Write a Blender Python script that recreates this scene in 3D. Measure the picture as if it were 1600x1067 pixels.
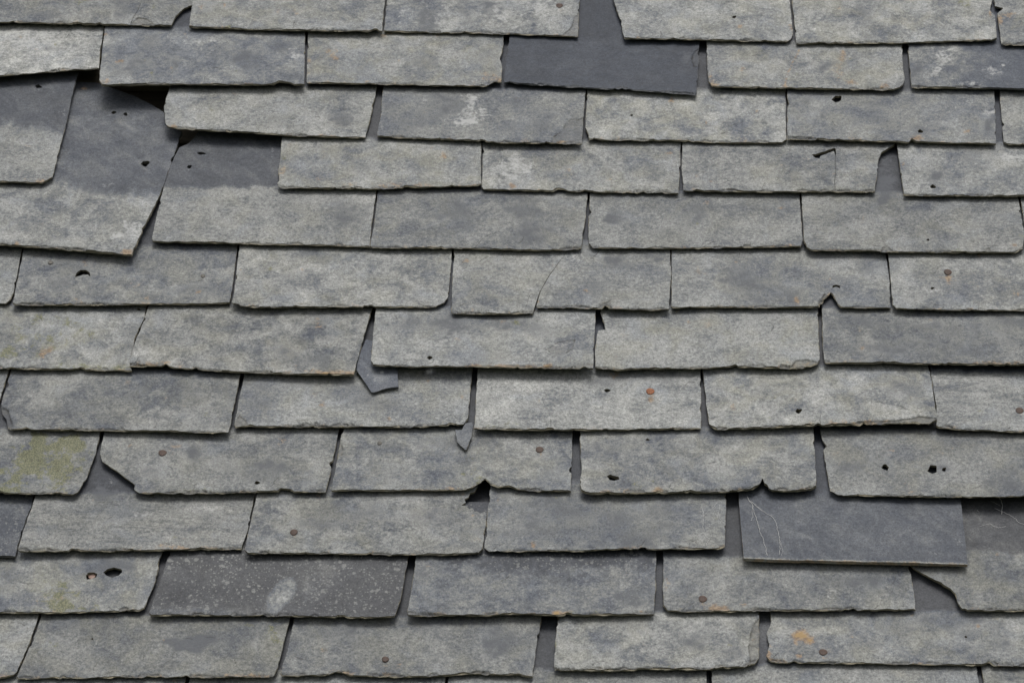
import bpy, math, random
import numpy as np
from mathutils import Matrix, Vector, noise
from mathutils.geometry import delaunay_2d_cdt

for o in list(bpy.data.objects):
    bpy.data.objects.remove(o)
scene = bpy.context.scene
COL = scene.collection

# ------------------------------------------------------------------ camera
LENS = 110.0
F = 1600.0 * LENS / 36.0                 # focal length in photo pixels
Z0 = 4.25                                # metres from the lens to the roof along the axis
PITCH = math.radians(46.0)               # pitch of the roof
d_ = np.array([200.0, 5033.0, -F]); d_ /= np.linalg.norm(d_)      # up the slope, in camera axes
a_ = -0.012
u_ = np.array([1.0, a_, -(d_[0] + d_[1] * a_) / d_[2]]); u_ /= np.linalg.norm(u_)
n_ = np.cross(u_, d_)
R = np.stack([u_, d_, n_], axis=1)       # roof frame -> camera axes
cp, sp = math.cos(PITCH), math.sin(PITCH)
Q = np.array([[1, 0, 0], [0, cp, -sp], [0, sp, cp]])               # roof frame -> world
ORIGIN = np.array([0.0, 0.0, 5.0])
cam_d = bpy.data.cameras.new('camera')
cam = bpy.data.objects.new('camera', cam_d)
COL.objects.link(cam)
rot = Q @ R.T
pos = ORIGIN + Q @ (R.T @ np.array([0, 0, Z0]))
m4 = Matrix.Identity(4)
for i in range(3):
    for j in range(3):
        m4[i][j] = rot[i][j]
    m4[i][3] = pos[i]
cam.matrix_world = m4
cam_d.lens = LENS
cam_d.sensor_width = 36.0
cam_d.sensor_fit = 'HORIZONTAL'
cam_d.clip_start = 0.05
cam_d.clip_end = 2000.0
cam_d.dof.use_dof = True
cam_d.dof.focus_distance = Z0 - 0.03
cam_d.dof.aperture_fstop = 16.0
scene.camera = cam

# ------------------------------------------------------------------ overcast sky and soft sun
SUN_EL, SUN_AZ = math.radians(70.0), math.radians(6.0)   # azimuth counted from the roof's own facing direction (-Y)
world = bpy.data.worlds.new('World')
scene.world = world
world.use_nodes = True
wn = world.node_tree.nodes; wl = world.node_tree.links
wn.clear()
sky = wn.new('ShaderNodeTexSky')
sky.sky_type = 'NISHITA'
sky.sun_disc = False
sky.sun_elevation = SUN_EL
sky.sun_rotation = math.radians(180.0) + SUN_AZ
sky.air_density = 1.0
sky.dust_density = 6.0
sky.ozone_density = 1.0
hs = wn.new('ShaderNodeHueSaturation')
hs.inputs['Saturation'].default_value = 0.22
bg = wn.new('ShaderNodeBackground')
bg.inputs['Strength'].default_value = 0.12
wo = wn.new('ShaderNodeOutputWorld')
wl.new(sky.outputs[0], hs.inputs['Color'])
wl.new(hs.outputs[0], bg.inputs['Color'])
wl.new(bg.outputs[0], wo.inputs['Surface'])

sun_d = bpy.data.lights.new('sun', 'SUN')
sun_d.energy = 1.5
sun_d.angle = math.radians(24.0)
sun_d.color = (1.0, 0.97, 0.92)
sun = bpy.data.objects.new('sun', sun_d)
COL.objects.link(sun)
sdir = Vector((math.sin(SUN_AZ) * math.cos(SUN_EL), -math.cos(SUN_AZ) * math.cos(SUN_EL), math.sin(SUN_EL)))
sun.rotation_euler = sdir.to_track_quat('Z', 'Y').to_euler()
sun.location = (0, -3, 12)

vs = scene.view_settings
vs.view_transform = 'Standard'
vs.look = 'None'
vs.gamma = 1.0
vs.use_curve_mapping = False
vs.exposure = 0.0

# ------------------------------------------------------------------ maths between the photo and the roof
CAMR = R.T @ np.array([0, 0, Z0])         # lens in the roof frame

def ray(x, y):
    return R.T @ np.array([(x - 800.0) / F, (533.5 - y) / F, -1.0])

def hit(x, y, c0, cu, cv):
    """where the ray of a photo pixel meets the plane n = c0 + cu*u + cv*v"""
    r = ray(x, y)
    k = (c0 + cu * CAMR[0] + cv * CAMR[1] - CAMR[2]) / (r[2] - cu * r[0] - cv * r[1])
    p = CAMR + k * r
    return p[0], p[1]

def project(P):
    q = P @ R.T
    q[:, 2] -= Z0
    return 800.0 - F * q[:, 0] / q[:, 2], 533.5 + F * q[:, 1] / q[:, 2]

def inside(px, py, poly):
    res = np.zeros(px.shape, bool)
    n = len(poly)
    for i in range(n):
        x1, y1 = poly[i]; x2, y2 = poly[(i + 1) % n]
        if y1 == y2:
            continue
        c = ((y1 > py) != (y2 > py)) & (px < (x2 - x1) * (py - y1) / (y2 - y1) + x1)
        res ^= c
    return res

def dist_to(px, py, poly, closed=True):
    best = np.full(px.shape, 1e9)
    n = len(poly)
    for i in range(n if closed else n - 1):
        x1, y1 = poly[i]; x2, y2 = poly[(i + 1) % n]
        dx, dy = x2 - x1, y2 - y1
        L = dx * dx + dy * dy
        if L == 0:
            continue
        t = np.clip(((px - x1) * dx + (py - y1) * dy) / L, 0, 1)
        best = np.minimum(best, np.hypot(px - x1 - t * dx, py - y1 - t * dy))
    return best

# ------------------------------------------------------------------ materials
class NT:
    def __init__(self, name):
        self.m = bpy.data.materials.new(name)
        self.m.use_nodes = True
        self.t = self.m.node_tree
        self.b = self.t.nodes['Principled BSDF']
    def n(self, kind, **kw):
        nd = self.t.nodes.new(kind)
        for k, v in kw.items():
            setattr(nd, k, v)
        return nd
    def l(self, a, b):
        self.t.links.new(a, b)
    def val(self, nd, i, v):
        if hasattr(v, 'is_output'):
            self.l(v, nd.inputs[i])
        else:
            nd.inputs[i].default_value = v
    def math(self, op, a, b=0.0, c=None, clamp=False):
        nd = self.n('ShaderNodeMath', operation=op, use_clamp=clamp)
        self.val(nd, 0, a); self.val(nd, 1, b)
        if c is not None:
            self.val(nd, 2, c)
        return nd.outputs[0]
    def noise(self, vec, scale, detail=4.0, rough=0.6, dist=0.0):
        nd = self.n('ShaderNodeTexNoise')
        self.l(vec, nd.inputs['Vector'])
        nd.inputs['Scale'].default_value = scale
        nd.inputs['Detail'].default_value = detail
        nd.inputs['Roughness'].default_value = rough
        nd.inputs['Distortion'].default_value = dist
        return nd.outputs['Fac']
    def mixc(self, f, a, b, mode='MIX'):
        nd = self.n('ShaderNodeMix', data_type='RGBA', blend_type=mode)
        nd.clamp_factor = True
        self.val(nd, 0, f)
        for k, v in ((6, a), (7, b)):
            if hasattr(v, 'is_output'):
                self.l(v, nd.inputs[k])
            else:
                nd.inputs[k].default_value = (*v, 1.0)
        return nd.outputs[2]
    def ramp(self, f, stops):
        nd = self.n('ShaderNodeValToRGB')
        e = nd.color_ramp.elements
        while len(e) < len(stops):
            e.new(0.5)
        for k, (p, c) in enumerate(stops):
            e[k].position = p
            e[k].color = (*c, 1.0)
        self.l(f, nd.inputs[0])
        return nd.outputs[0]
    def step(self, f, lo, hi):
        nd = self.n('ShaderNodeMapRange', interpolation_type='SMOOTHSTEP')
        self.l(f, nd.inputs[0])
        nd.inputs[1].default_value = lo
        nd.inputs[2].default_value = hi
        return nd.outputs[0]
    def rot(self, vec, ang):
        nd = self.n('ShaderNodeVectorRotate', rotation_type='Z_AXIS')
        self.l(vec, nd.inputs['Vector'])
        nd.inputs['Angle'].default_value = ang
        return nd.outputs[0]
    def vmul(self, vec, s):
        nd = self.n('ShaderNodeVectorMath', operation='MULTIPLY')
        self.l(vec, nd.inputs[0])
        nd.inputs[1].default_value = s
        return nd.outputs[0]

def slate_material():
    k = NT('weathered_slate')
    tc = k.n('ShaderNodeTexCoord')
    oi = k.n('ShaderNodeObjectInfo')
    off = k.n('ShaderNodeVectorMath', operation='MULTIPLY_ADD')
    cmb = k.n('ShaderNodeCombineXYZ')
    k.l(oi.outputs['Random'], cmb.inputs[0])
    k.l(k.math('MULTIPLY', oi.outputs['Random'], 7.3), cmb.inputs[1])
    k.l(k.math('MULTIPLY', oi.outputs['Random'], 3.1), cmb.inputs[2])
    k.l(cmb.outputs[0], off.inputs[0])
    off.inputs[1].default_value = (31.0, 17.0, 11.0)
    k.l(tc.outputs['Object'], off.inputs[2])
    P = off.outputs[0]

    def attr(name, kind='GEOMETRY'):
        return k.n('ShaderNodeAttribute', attribute_name=name, attribute_type=kind)
    w1 = attr('wear'); w2 = attr('wear_shade')
    s1 = k.n('ShaderNodeSeparateColor'); k.l(w1.outputs['Color'], s1.inputs[0])
    s2 = k.n('ShaderNodeSeparateColor'); k.l(w2.outputs['Color'], s2.inputs[0])
    weather, rust, moss, pale = s1.outputs[0], s1.outputs[1], s1.outputs[2], w1.outputs['Alpha']
    spots, stain, edge = s2.outputs[0], s2.outputs[1], s2.outputs[2]
    tone = attr('tone', 'OBJECT').outputs['Fac']
    warm = attr('warm', 'OBJECT').outputs['Fac']
    streak = attr('streak', 'OBJECT').outputs['Fac']

    big = k.noise(P, 13.0, 3.0, 0.55, 0.3)
    mid0 = k.noise(k.vmul(P, (0.95, 1.0, 1.0)), 32.0, 6.0, 0.68, 0.5)
    strk = k.noise(k.vmul(P, (14.0, 75.0, 40.0)), 1.0, 6.0, 0.65, 0.8)
    mx = k.n('ShaderNodeMix', data_type='FLOAT')
    k.l(streak, mx.inputs[0]); k.l(mid0, mx.inputs[2]); k.l(strk, mx.inputs[3])
    mid = mx.outputs[0]
    fine = k.noise(k.vmul(P, (0.9, 1.0, 1.0)), 230.0, 4.0, 0.7, 0.2)
    grain = k.noise(k.vmul(P, (1.1, 0.8, 1.0)), 520.0, 2.0, 0.7)
    tint = k.noise(P, 22.0, 4.0, 0.6, 0.5)

    # how far the grey bloom has covered the bare stone
    v = k.math('MULTIPLY_ADD', k.math('SUBTRACT', big, 0.5), 0.95, 0.0)
    v = k.math('MULTIPLY_ADD', k.math('MULTIPLY', k.math('SUBTRACT', mid, 0.5), attr('blotch', 'OBJECT').outputs['Fac']), 1.4, v)
    v = k.math('MULTIPLY_ADD', k.math('SUBTRACT', fine, 0.5), 1.0, v)
    amp = k.math('MULTIPLY_ADD', weather, 1.1, 0.10, clamp=True)
    scuff = k.noise(k.vmul(k.rot(P, 0.9), (14.0, 34.0, 30.0)), 1.0, 6.0, 0.68, 1.0)
    bare = k.math('SUBTRACT', 1.0, k.step(weather, 0.2, 0.45))
    weather0 = weather
    weather = k.math('MULTIPLY_ADD', k.math('MULTIPLY', k.step(scuff, 0.40, 0.78), k.math('MULTIPLY', bare, k.step(weather, 0.09, 0.18))), 0.24, weather)
    v = k.math('MULTIPLY_ADD', v, amp, weather)
    col = k.ramp(v, [(0.0, (0.031, 0.036, 0.047)), (0.20, (0.062, 0.071, 0.090)), (0.38, (0.100, 0.109, 0.125)),
                     (0.56, (0.160, 0.167, 0.168)), (0.70, (0.226, 0.232, 0.228)), (0.88, (0.282, 0.286, 0.277)), (1.0, (0.36, 0.363, 0.352))])
    # warm lichen film on the weathered stone
    wf = k.math('MULTIPLY', k.step(tint, 0.42, 0.68), k.math('MULTIPLY', warm, k.math('MULTIPLY', weather, 0.75)))
    col = k.mixc(wf, col, (0.235, 0.228, 0.172))
    # cooler, bluish film elsewhere
    tint2 = k.noise(P, 19.0, 5.0, 0.62, 0.7)
    cf = k.math('MULTIPLY', k.step(tint2, 0.50, 0.72), k.math('MULTIPLY', weather, 0.8))
    col = k.mixc(cf, col, (0.222, 0.238, 0.256))
    nf = k.math('MULTIPLY', bare, k.math('MULTIPLY', warm, 0.85))
    col = k.mixc(nf, col, k.ramp(v, [(0.0, (0.040, 0.041, 0.044)), (0.25, (0.078, 0.079, 0.081)), (0.6, (0.16, 0.16, 0.155))]))
    # salt and pepper grain
    g = k.math('MULTIPLY_ADD', k.math('SUBTRACT', grain, 0.5), 1.5, 1.0)
    g = k.math('MULTIPLY_ADD', k.math('SUBTRACT', fine, 0.5), 0.7, g)
    g = k.math('MULTIPLY', g, tone)
    gc = k.n('ShaderNodeCombineColor')
    for i in range(3):
        k.l(g, gc.inputs[i])
    col = k.mixc(1.0, col, gc.outputs[0], 'MULTIPLY')
    # dark blue stains, where the bloom has been washed away
    ssum = k.math('ADD', k.math('MULTIPLY', stain, 0.27), k.math('ADD', k.math('MULTIPLY', mid, 0.9), k.math('MULTIPLY', fine, 0.5)))
    sf = k.math('MULTIPLY', k.step(ssum, 0.76, 0.98), k.step(stain, 0.05, 0.5))
    col = k.mixc(k.math('MULTIPLY', sf, 0.85), col, (0.078, 0.084, 0.096))
    # chalky pale patches
    pbrk = k.noise(P, 75.0, 6.0, 0.72, 0.9)
    psum = k.math('ADD', k.math('MULTIPLY', pale, 0.38), k.math('ADD', k.math('MULTIPLY', pbrk, 0.9), k.math('MULTIPLY', fine, 0.45)))
    pf = k.math('MULTIPLY', k.step(psum, 0.86, 1.10), k.step(pale, 0.05, 0.45))
    col = k.mixc(k.math('MULTIPLY', pf, 0.75), col, (0.40, 0.405, 0.40))
    # round lichen spots
    for sc, lo, hi in ((90.0, 0.10, 0.42), (160.0, 0.12, 0.45), (260.0, 0.14, 0.5), (330.0, 0.1, 0.4)):
        vo = k.n('ShaderNodeTexVoronoi')
        wob = k.n('ShaderNodeVectorMath', operation='MULTIPLY_ADD')
        nz = k.n('ShaderNodeTexNoise'); nz.inputs['Scale'].default_value = sc * 2.2
        k.l(P, nz.inputs['Vector'])
        k.l(nz.outputs['Color'], wob.inputs[0])
        wob.inputs[1].default_value = (0.35 / sc * 2,) * 3
        k.l(P, wob.inputs[2])
        k.l(wob.outputs[0], vo.inputs['Vector'])
        vo.inputs['Scale'].default_value = sc
        sc_ = k.n('ShaderNodeSeparateColor'); k.l(vo.outputs['Color'], sc_.inputs[0])
        rad = k.math('MULTIPLY', k.math('SUBTRACT', sc_.outputs[0], 0.45), 0.85)
        hitf = k.step(k.math('SUBTRACT', rad, vo.outputs['Distance']), 0.0, 0.12)
        hitf = k.math('MULTIPLY', hitf, k.step(k.math('ADD', fine, k.math('MULTIPLY', big, 0.7)), 0.62, 0.88))
        col = k.mixc(k.math('MULTIPLY', hitf, k.math('MULTIPLY', spots, 0.58)), col, (0.225, 0.23, 0.222))
    # moss and rust
    mbrk = k.noise(P, 75.0, 7.0, 0.8, 0.8)
    msum = k.math('ADD', k.math('MULTIPLY', moss, 0.30), k.math('ADD', k.math('MULTIPLY', mbrk, 1.25), k.math('MULTIPLY', grain, 0.40)))
    mf = k.math('MULTIPLY', k.step(msum, 1.00, 1.13), k.step(moss, 0.05, 0.5))
    mcol = k.mixc(k.step(grain, 0.42, 0.6), (0.082, 0.086, 0.042), (0.180, 0.180, 0.095))
    col = k.mixc(k.math('MULTIPLY', mf, 0.75), col, mcol)
    rbrk = k.noise(P, 95.0, 5.0, 0.7, 0.6)
    rsum = k.math('ADD', k.math('MULTIPLY', rust, 0.42), k.math('ADD', k.math('MULTIPLY', rbrk, 0.8), k.math('MULTIPLY', fine, 0.6)))
    rf = k.math('MULTIPLY', k.step(rsum, 0.84, 1.08), k.step(rust, 0.04, 0.35))
    rcol = k.mixc(k.step(fine, 0.40, 0.62), (0.175, 0.115, 0.070), (0.305, 0.225, 0.145))
    rcol = k.mixc(k.step(rust, 0.95, 1.25), rcol, (0.33, 0.215, 0.085))
    col = k.mixc(k.math('MULTIPLY', rf, 0.78), col, rcol)
    # small dark pits
    vp = k.n('ShaderNodeTexVoronoi'); vp.inputs['Scale'].default_value = 120.0
    k.l(P, vp.inputs['Vector'])
    sp2 = k.n('ShaderNodeSeparateColor'); k.l(vp.outputs['Color'], sp2.inputs[0])
    pit = k.step(k.math('SUBTRACT', k.math('MULTIPLY', k.math('SUBTRACT', sp2.outputs[1], 0.72), 0.9), vp.outputs['Distance']), 0.0, 0.10)
    pit = k.math('MULTIPLY', pit, k.math('MULTIPLY', weather, k.step(big, 0.40, 0.62)))
    col = k.mixc(k.math('MULTIPLY', pit, 0.75), col, (0.062, 0.058, 0.045))
    # broken edges: laminated brown and grey
    lam = k.noise(k.vmul(P, (60.0, 60.0, 900.0)), 1.0, 4.0, 0.7)
    ecol = k.ramp(lam, [(0.34, (0.030, 0.028, 0.022)), (0.46, (0.13, 0.12, 0.088)), (0.56, (0.20, 0.178, 0.125)), (0.72, (0.29, 0.25, 0.175))])
    ewarm = k.mixc(k.step(weather, 0.15, 0.5), (0.085, 0.088, 0.092), ecol)
    col = k.mixc(k.math('MULTIPLY', edge, 0.9), col, ewarm)
    col = k.mixc(w2.outputs['Alpha'], col, (0.026, 0.023, 0.018))  # crack lines darkened: painted shade with dirt in it
    k.l(col, k.b.inputs['Base Color'])

    ro = k.math('MULTIPLY_ADD', weather, 0.26, 0.56, clamp=True)
    k.l(ro, k.b.inputs['Roughness'])
    k.b.inputs['Specular IOR Level'].default_value = 0.32
    ridge = k.noise(k.vmul(P, (55.0, 170.0, 60.0)), 1.0, 5.0, 0.7, 0.6)
    h = k.math('MULTIPLY_ADD', fine, 0.8, k.math('MULTIPLY', mid, 0.9))
    h = k.math('MULTIPLY_ADD', ridge, 0.55, h)
    h = k.math('MULTIPLY_ADD', grain, 0.25, h)
    bp = k.n('ShaderNodeBump')
    bp.inputs['Distance'].default_value = 0.0016
    k.l(k.math('MULTIPLY_ADD', weather0, 0.75, 0.16, clamp=True), bp.inputs['Strength'])
    k.l(h, bp.inputs['Height'])
    k.l(bp.outputs[0], k.b.inputs['Normal'])
    return k.m

def simple_material(name, c1, c2, scale, rough, stretch=(1, 1, 1), metal=0.0):
    k = NT(name)
    tc = k.n('ShaderNodeTexCoord')
    f = k.noise(k.vmul(tc.outputs['Object'], stretch), scale, 5.0, 0.65, 0.3)
    col = k.ramp(f, [(0.3, c1), (0.7, c2)])
    k.l(col, k.b.inputs['Base Color'])
    k.b.inputs['Roughness'].default_value = rough
    k.b.inputs['Metallic'].default_value = metal
    bp = k.n('ShaderNodeBump')
    bp.inputs['Distance'].default_value = 0.0008
    bp.inputs['Strength'].default_value = 0.5
    k.l(f, bp.inputs['Height'])
    k.l(bp.outputs[0], k.b.inputs['Normal'])
    return k.m

M_SLATE = slate_material()
M_WOOD = simple_material('old_roof_timber', (0.055, 0.045, 0.034), (0.17, 0.15, 0.115), 30.0, 0.85, (0.15, 1.0, 1.0))
M_NAIL = simple_material('brown_nail_metal', (0.030, 0.018, 0.013), (0.080, 0.046, 0.033), 300.0, 0.65, metal=0.0)
M_RUST = simple_material('rusty_nail_metal', (0.12, 0.042, 0.018), (0.30, 0.115, 0.05), 300.0, 0.75)
M_GREY = simple_material('grey_nail_metal', (0.07, 0.068, 0.062), (0.14, 0.13, 0.115), 300.0, 0.6, metal=0.3)
M_WEB = simple_material('pale_web', (0.38, 0.38, 0.37), (0.62, 0.62, 0.61), 200.0, 0.8)
M_GRASS = simple_material('grass', (0.045, 0.06, 0.025), (0.085, 0.10, 0.04), 2.0, 0.9)

# ------------------------------------------------------------------ ground far below
gm = bpy.data.meshes.new('ground')
gm.from_pydata([(-400, -400, 0), (400, -400, 0), (400, 400, 0), (-400, 400, 0)], [], [(0, 1, 2, 3)])
gm.materials.append(M_GRASS)
ground = bpy.data.objects.new('ground', gm)
ground['kind'] = 'structure'
COL.objects.link(ground)

# ------------------------------------------------------------------ the roof and its timbers
roofm = Matrix.Identity(4)
for i in range(3):
    for j in range(3):
        roofm[i][j] = Q[i][j]
    roofm[i][3] = ORIGIN[i]
roof = bpy.data.objects.new('pitched_roof', None)
COL.objects.link(roof)
roof.matrix_world = roofm
roof['label'] = 'old weathered grey slate roof with cracked, slipped and missing slates'
roof['category'] = 'roof'
roof['kind'] = 'thing'

def link_mesh(name, me, mat, parent, loc=(0, 0, 0)):
    if mat and not me.materials:
        me.materials.append(mat)
    o = bpy.data.objects.new(name, me)
    COL.objects.link(o)
    if parent is not None:
        o.parent = parent
        o.location = loc
    return o

def box_mesh(name, sx, sy, sz, bev=0.003):
    import bmesh
    bm = bmesh.new()
    bmesh.ops.create_cube(bm, size=1.0)
    for v in bm.verts:
        v.co = (v.co.x * sx, v.co.y * sy, v.co.z * sz)
    bmesh.ops.bevel(bm, geom=bm.edges[:], offset=bev, segments=1, affect='EDGES')
    me = bpy.data.meshes.new(name)
    bm.to_mesh(me); bm.free()
    return me

board_me = box_mesh('roof_board', 2.9, 0.146, 0.020)
rb = random.Random(4)
for k in range(18):
    b = link_mesh('roof_board', board_me, M_WOOD, roof, (rb.uniform(-.02, .02), -1.20 + k * 0.15, -0.062 + rb.uniform(-.001, .001)))
batten_me = box_mesh('batten', 2.86, 0.040, 0.016)
for k in range(16):
    link_mesh('batten', batten_me, M_WOOD, roof, (rb.uniform(-.02, .02), -0.92 + k * 0.125, -0.0435))

# ------------------------------------------------------------------ slates: traced outlines
SL = []
def S(row, left, bot, right, **kw):
    """left: down the left side, bot: along the bottom edge, right: up the right side (photo pixels)"""
    s = dict(row=row, left=left, bot=bot, right=right)
    s.update(kw)
    SL.append(s)
    return s

ROWS = 'YZABCDEFGHIJKLMNO'
Y_ROW = dict(Y=-112, Z=-30, A=53, B=136, C=219, D=300, E=390, F=482, G=576, H=670, I=770, J=866, K=959, L=1055, M=1156, N=1258, O=1360)

# row A
S('A', [(-62, -20), (-66, 33)], [(80, 36), (200, 39)], [(268, 40), (275, 26), (288, 13), (309, 7), (309, -20)],
  cracks=[([(221, 2), (216, 16), (209, 27), (204, 38)], 0.9)], scars=[([(206, 36), (215, 28), (230, 30), (242, 38), (242, 44), (204, 44)], 0.7)],
  w=.60, warm=.6, feats=[('m', 130, 3, 14, 8, .8), ('p', 250, 15, 26, 16, .25), ('s', 60, 25, 40, 12, .5), ('s', 190, 8, 20, 16, .5)])
S('A', [(303, -20), (299, 16), (295, 40)], [(297, 42), (400, 46)], [(597, 49), (602, 0), (604, -20)], w=.58, warm=.7,
  feats=[('r', 315, 12, 5, 6, .7), ('p', 330, 33, 14, 7, .4), ('r', 436, 16, 6, 6, .5), ('r', 486, 32, 5, 4, .4)])
S('A', [(606, -20), (600, 48)], [(640, 50), (728, 51), (820, 54), (870, 56)], [(903, 57), (906, 0), (907, -20)], w=.56, warm=.2,
  scars=[([(872, 60), (884, 51), (893, 42), (898, 26), (907, 17), (912, 62)], 0.9)], nails=[(874, 10, 'n', 6)],
  feats=[('p', 632, 20, 12, 10, .8), ('p', 690, 22, 30, 24, .7), ('p', 790, 26, 24, 18, .8), ('p', 850, 14, 26, 16, .9), ('s', 668, 30, 16, 24, .8), ('s', 760, 10, 50, 10, .7), ('s', 728, 30, 10, 14, .5)])
S('A', [(957, -20), (958, 0), (969, 31), (973, 52), (975, 60)], [(1050, 61), (1180, 64), (1230, 65)], [(1238, 60), (1239, 47), (1234, 0), (1233, -20)], w=.64, warm=.6,
  holes=[(1147, 27, 3.2, 1.8)], lift=(2, 1), feats=[('m', 1122, 38, 6, 8, .5), ('p', 1040, 28, 16, 9, .6), ('p', 1160, 12, 9, 7, .5), ('s', 1050, 48, 60, 8, .3)])
S('A', [(1236, -20), (1237, 0), (1242, 45), (1244, 68)], [(1300, 68), (1411, 67), (1500, 64)], [(1549, 63), (1558, 60), (1555, 24), (1547, 17), (1549, 9), (1551, 0), (1551, -20)], w=.62, warm=.7,
  feats=[('m', 1508, 5, 16, 9, .8), ('r', 1549, 20, 4, 10, .8), ('p', 1432, 52, 22, 12, .6), ('p', 1350, 44, 8, 14, .4), ('s', 1345, 14, 22, 12, .5), ('s', 1356, 56, 14, 8, .5), ('r', 1412, 33, 18, 12, .35)])
S('A', [(1553, -20), (1553, 0), (1554, 10), (1567, 13), (1558, 22), (1562, 50), (1565, 68)], [(1570, 69)], [(1735, 72), (1725, -20)], w=.6, warm=.7, feats=[('r', 1562, 31, 5, 6, .9), ('r', 1577, 22, 9, 5, .7)])
# row B
S('B', [(-140, 44), (-146, 119)], [(0, 118), (52, 114), (105, 109)], [(155, 107), (157, 79), (163, 42)], w=.80, warm=.2, tone=1.12, lift=(4, 6), t=4.6,
  feats=[('p', 70, 62, 44, 20, .8), ('m', 87, 69, 5, 6, .9), ('s', 75, 77, 8, 4, .7), ('s', 145, 64, 10, 14, .7), ('s', 64, 96, 7, 6, .5), ('p', 130, 92, 20, 12, .4)])
S('B', [(164, 43), (159, 79), (155, 126)], [(159, 133), (250, 131), (400, 132), (428, 131), (436, 127), (452, 129), (460, 132)], [(476, 132), (477, 51)], w=.46, warm=.25, lift=(7, 3),
  feats=[('y', 268, 107, 4, 4, 1.), ('y', 289, 57, 5, 6, .9), ('r', 166, 128, 8, 5, .8), ('p', 462, 92, 14, 18, .9), ('p', 340, 70, 40, 18, .35), ('s', 440, 73, 18, 12, .9), ('s', 385, 90, 18, 16, .9), ('s', 230, 75, 30, 20, .4), ('s', 225, 105, 50, 16, .5), ('m', 245, 55, 18, 5, .5)])
S('B', [(481, 52), (479, 127)], [(480, 130), (584, 131), (700, 134), (754, 135), (762, 134), (773, 128)], [(784, 128), (785, 105), (781, 92), (786, 76), (787, 56)], w=.60, warm=1.0, lift=(4, 4),
  feats=[('r', 521, 88, 9, 8, .9), ('r', 600, 57, 18, 6, .6), ('r', 770, 121, 16, 8, .7), ('r', 482, 100, 5, 30, .5), ('p', 730, 106, 12, 7, .5), ('p', 550, 122, 8, 5, .5), ('s', 650, 96, 34, 12, .5), ('s', 765, 95, 22, 20, .3)])
S('B', [(796, 58), (787, 124)], [(788, 129), (850, 133), (911, 137), (1000, 141), (1060, 146)], [(1088, 148), (1090, 126), (1093, 70)], w=.10, lift=(3, 2), warm=0, ew=.1,
  scars=[([(1098, 74), (1086, 80), (1080, 92), (1084, 104), (1097, 106)], .8)], label='clean dark slate, unweathered, in a gap of the top course', feats=[('s', 1080, 92, 18, 14, .6)])
S('B', [(1104, 66), (1105, 110), (1107, 127), (1112, 135)], [(1180, 137), (1300, 139), (1396, 140), (1405, 137)], [(1411, 133), (1414, 124), (1411, 105), (1410, 70)], w=.60, warm=.8, lift=(3, 3),
  rcracks=[([(1250, 78), (1240, 95), (1231, 115), (1226, 136)], 1.)],
  feats=[('r', 1310, 112, 14, 22, .5), ('r', 1332, 130, 8, 6, .8), ('r', 1384, 132, 9, 6, .8), ('r', 1316, 92, 6, 5, .6), ('r', 1112, 120, 5, 14, .7), ('p', 1356, 124, 8, 7, .6), ('s', 1291, 106, 9, 8, .8)])
S('B', [(1418, 70), (1421, 105), (1424, 136)], [(1500, 137), (1600, 139)], [(1734, 143), (1726, 74)], w=.16, warm=.0, lift=(3, 3), label='slate half pale with lichen and half bare dark stone',
  feats=[('w', 1450, 105, 62, 60, .50), ('p', 1470, 90, 16, 18, .9), ('p', 1458, 116, 14, 8, .6), ('p', 1515, 132, 18, 6, .8), ('p', 1549, 109, 13, 8, .9), ('p', 1568, 101, 4, 3, .9), ('s', 1430, 118, 14, 16, .8)])
# row C
S('C', [(263, 142), (256, 166), (257, 182), (259, 195)], [(264, 199), (289, 201), (420, 209), (500, 213)], [(571, 215), (581, 178), (588, 140)], w=.66, warm=.45, lift=(6, 1),
  feats=[('s', 530, 188, 20, 12, .6), ('s', 430, 190, 24, 12, .4), ('p', 480, 168, 30, 16, .3)])
S('C', [(598, 141), (594, 184), (589, 208)], [(590, 213), (662, 217), (740, 219), (780, 223)], [(909, 224), (912, 184), (915, 146)], w=.50, warm=.3, lift=(2, 3),
  scars=[([(916, 180), (905, 187), (893, 186), (884, 192), (878, 204), (866, 212), (858, 228), (916, 230)], .6)], label='slate with a white chalky lichen patch across its middle',
  feats=[('p', 738, 168, 26, 20, .8), ('p', 730, 192, 22, 10, .8), ('p', 660, 155, 12, 9, .5), ('p', 870, 168, 24, 16, .55), ('s', 700, 165, 30, 18, .7), ('s', 640, 190, 40, 18, .5), ('s', 806, 160, 12, 10, .8), ('s', 850, 185, 14, 16, .7), ('s', 800, 200, 40, 12, .4)])
S('C', [(917, 146), (914, 199), (919, 209), (920, 217)], [(925, 218), (1061, 220), (1140, 223), (1222, 223)], [(1229, 218), (1228, 184), (1228, 142)], w=.65, warm=.7,
  holes=[(987, 180, 1.8, 1.4)], feats=[('p', 1045, 170, 18, 9, .6), ('p', 955, 194, 12, 10, .4), ('m', 930, 182, 8, 10, .4), ('r', 1160, 218, 12, 5, .5)])
S('C', [(1230, 142), (1230, 216)], [(1300, 219), (1398, 221), (1420, 223), (1425, 217), (1432, 221)], [(1556, 225), (1556, 184), (1554, 146)], w=.52, warm=.5, lift=(3, 2),
  holes=[[(1299, 156), (1305, 150), (1315, 150), (1314, 157), (1306, 161)], [(1434, 205), (1437, 202), (1443, 205), (1441, 208), (1435, 208)]],
  label='slate with one rounded hole near its upper edge and one smaller below',
  feats=[('r', 1434, 214, 8, 7, .8), ('p', 1326, 206, 7, 6, .7), ('p', 1540, 172, 16, 12, .7), ('p', 1520, 154, 16, 9, .5), ('s', 1546, 196, 10, 14, .8), ('s', 1260, 165, 24, 22, .5), ('s', 1380, 190, 60, 18, .4), ('r', 1332, 215, 12, 5, .4)])
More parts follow.
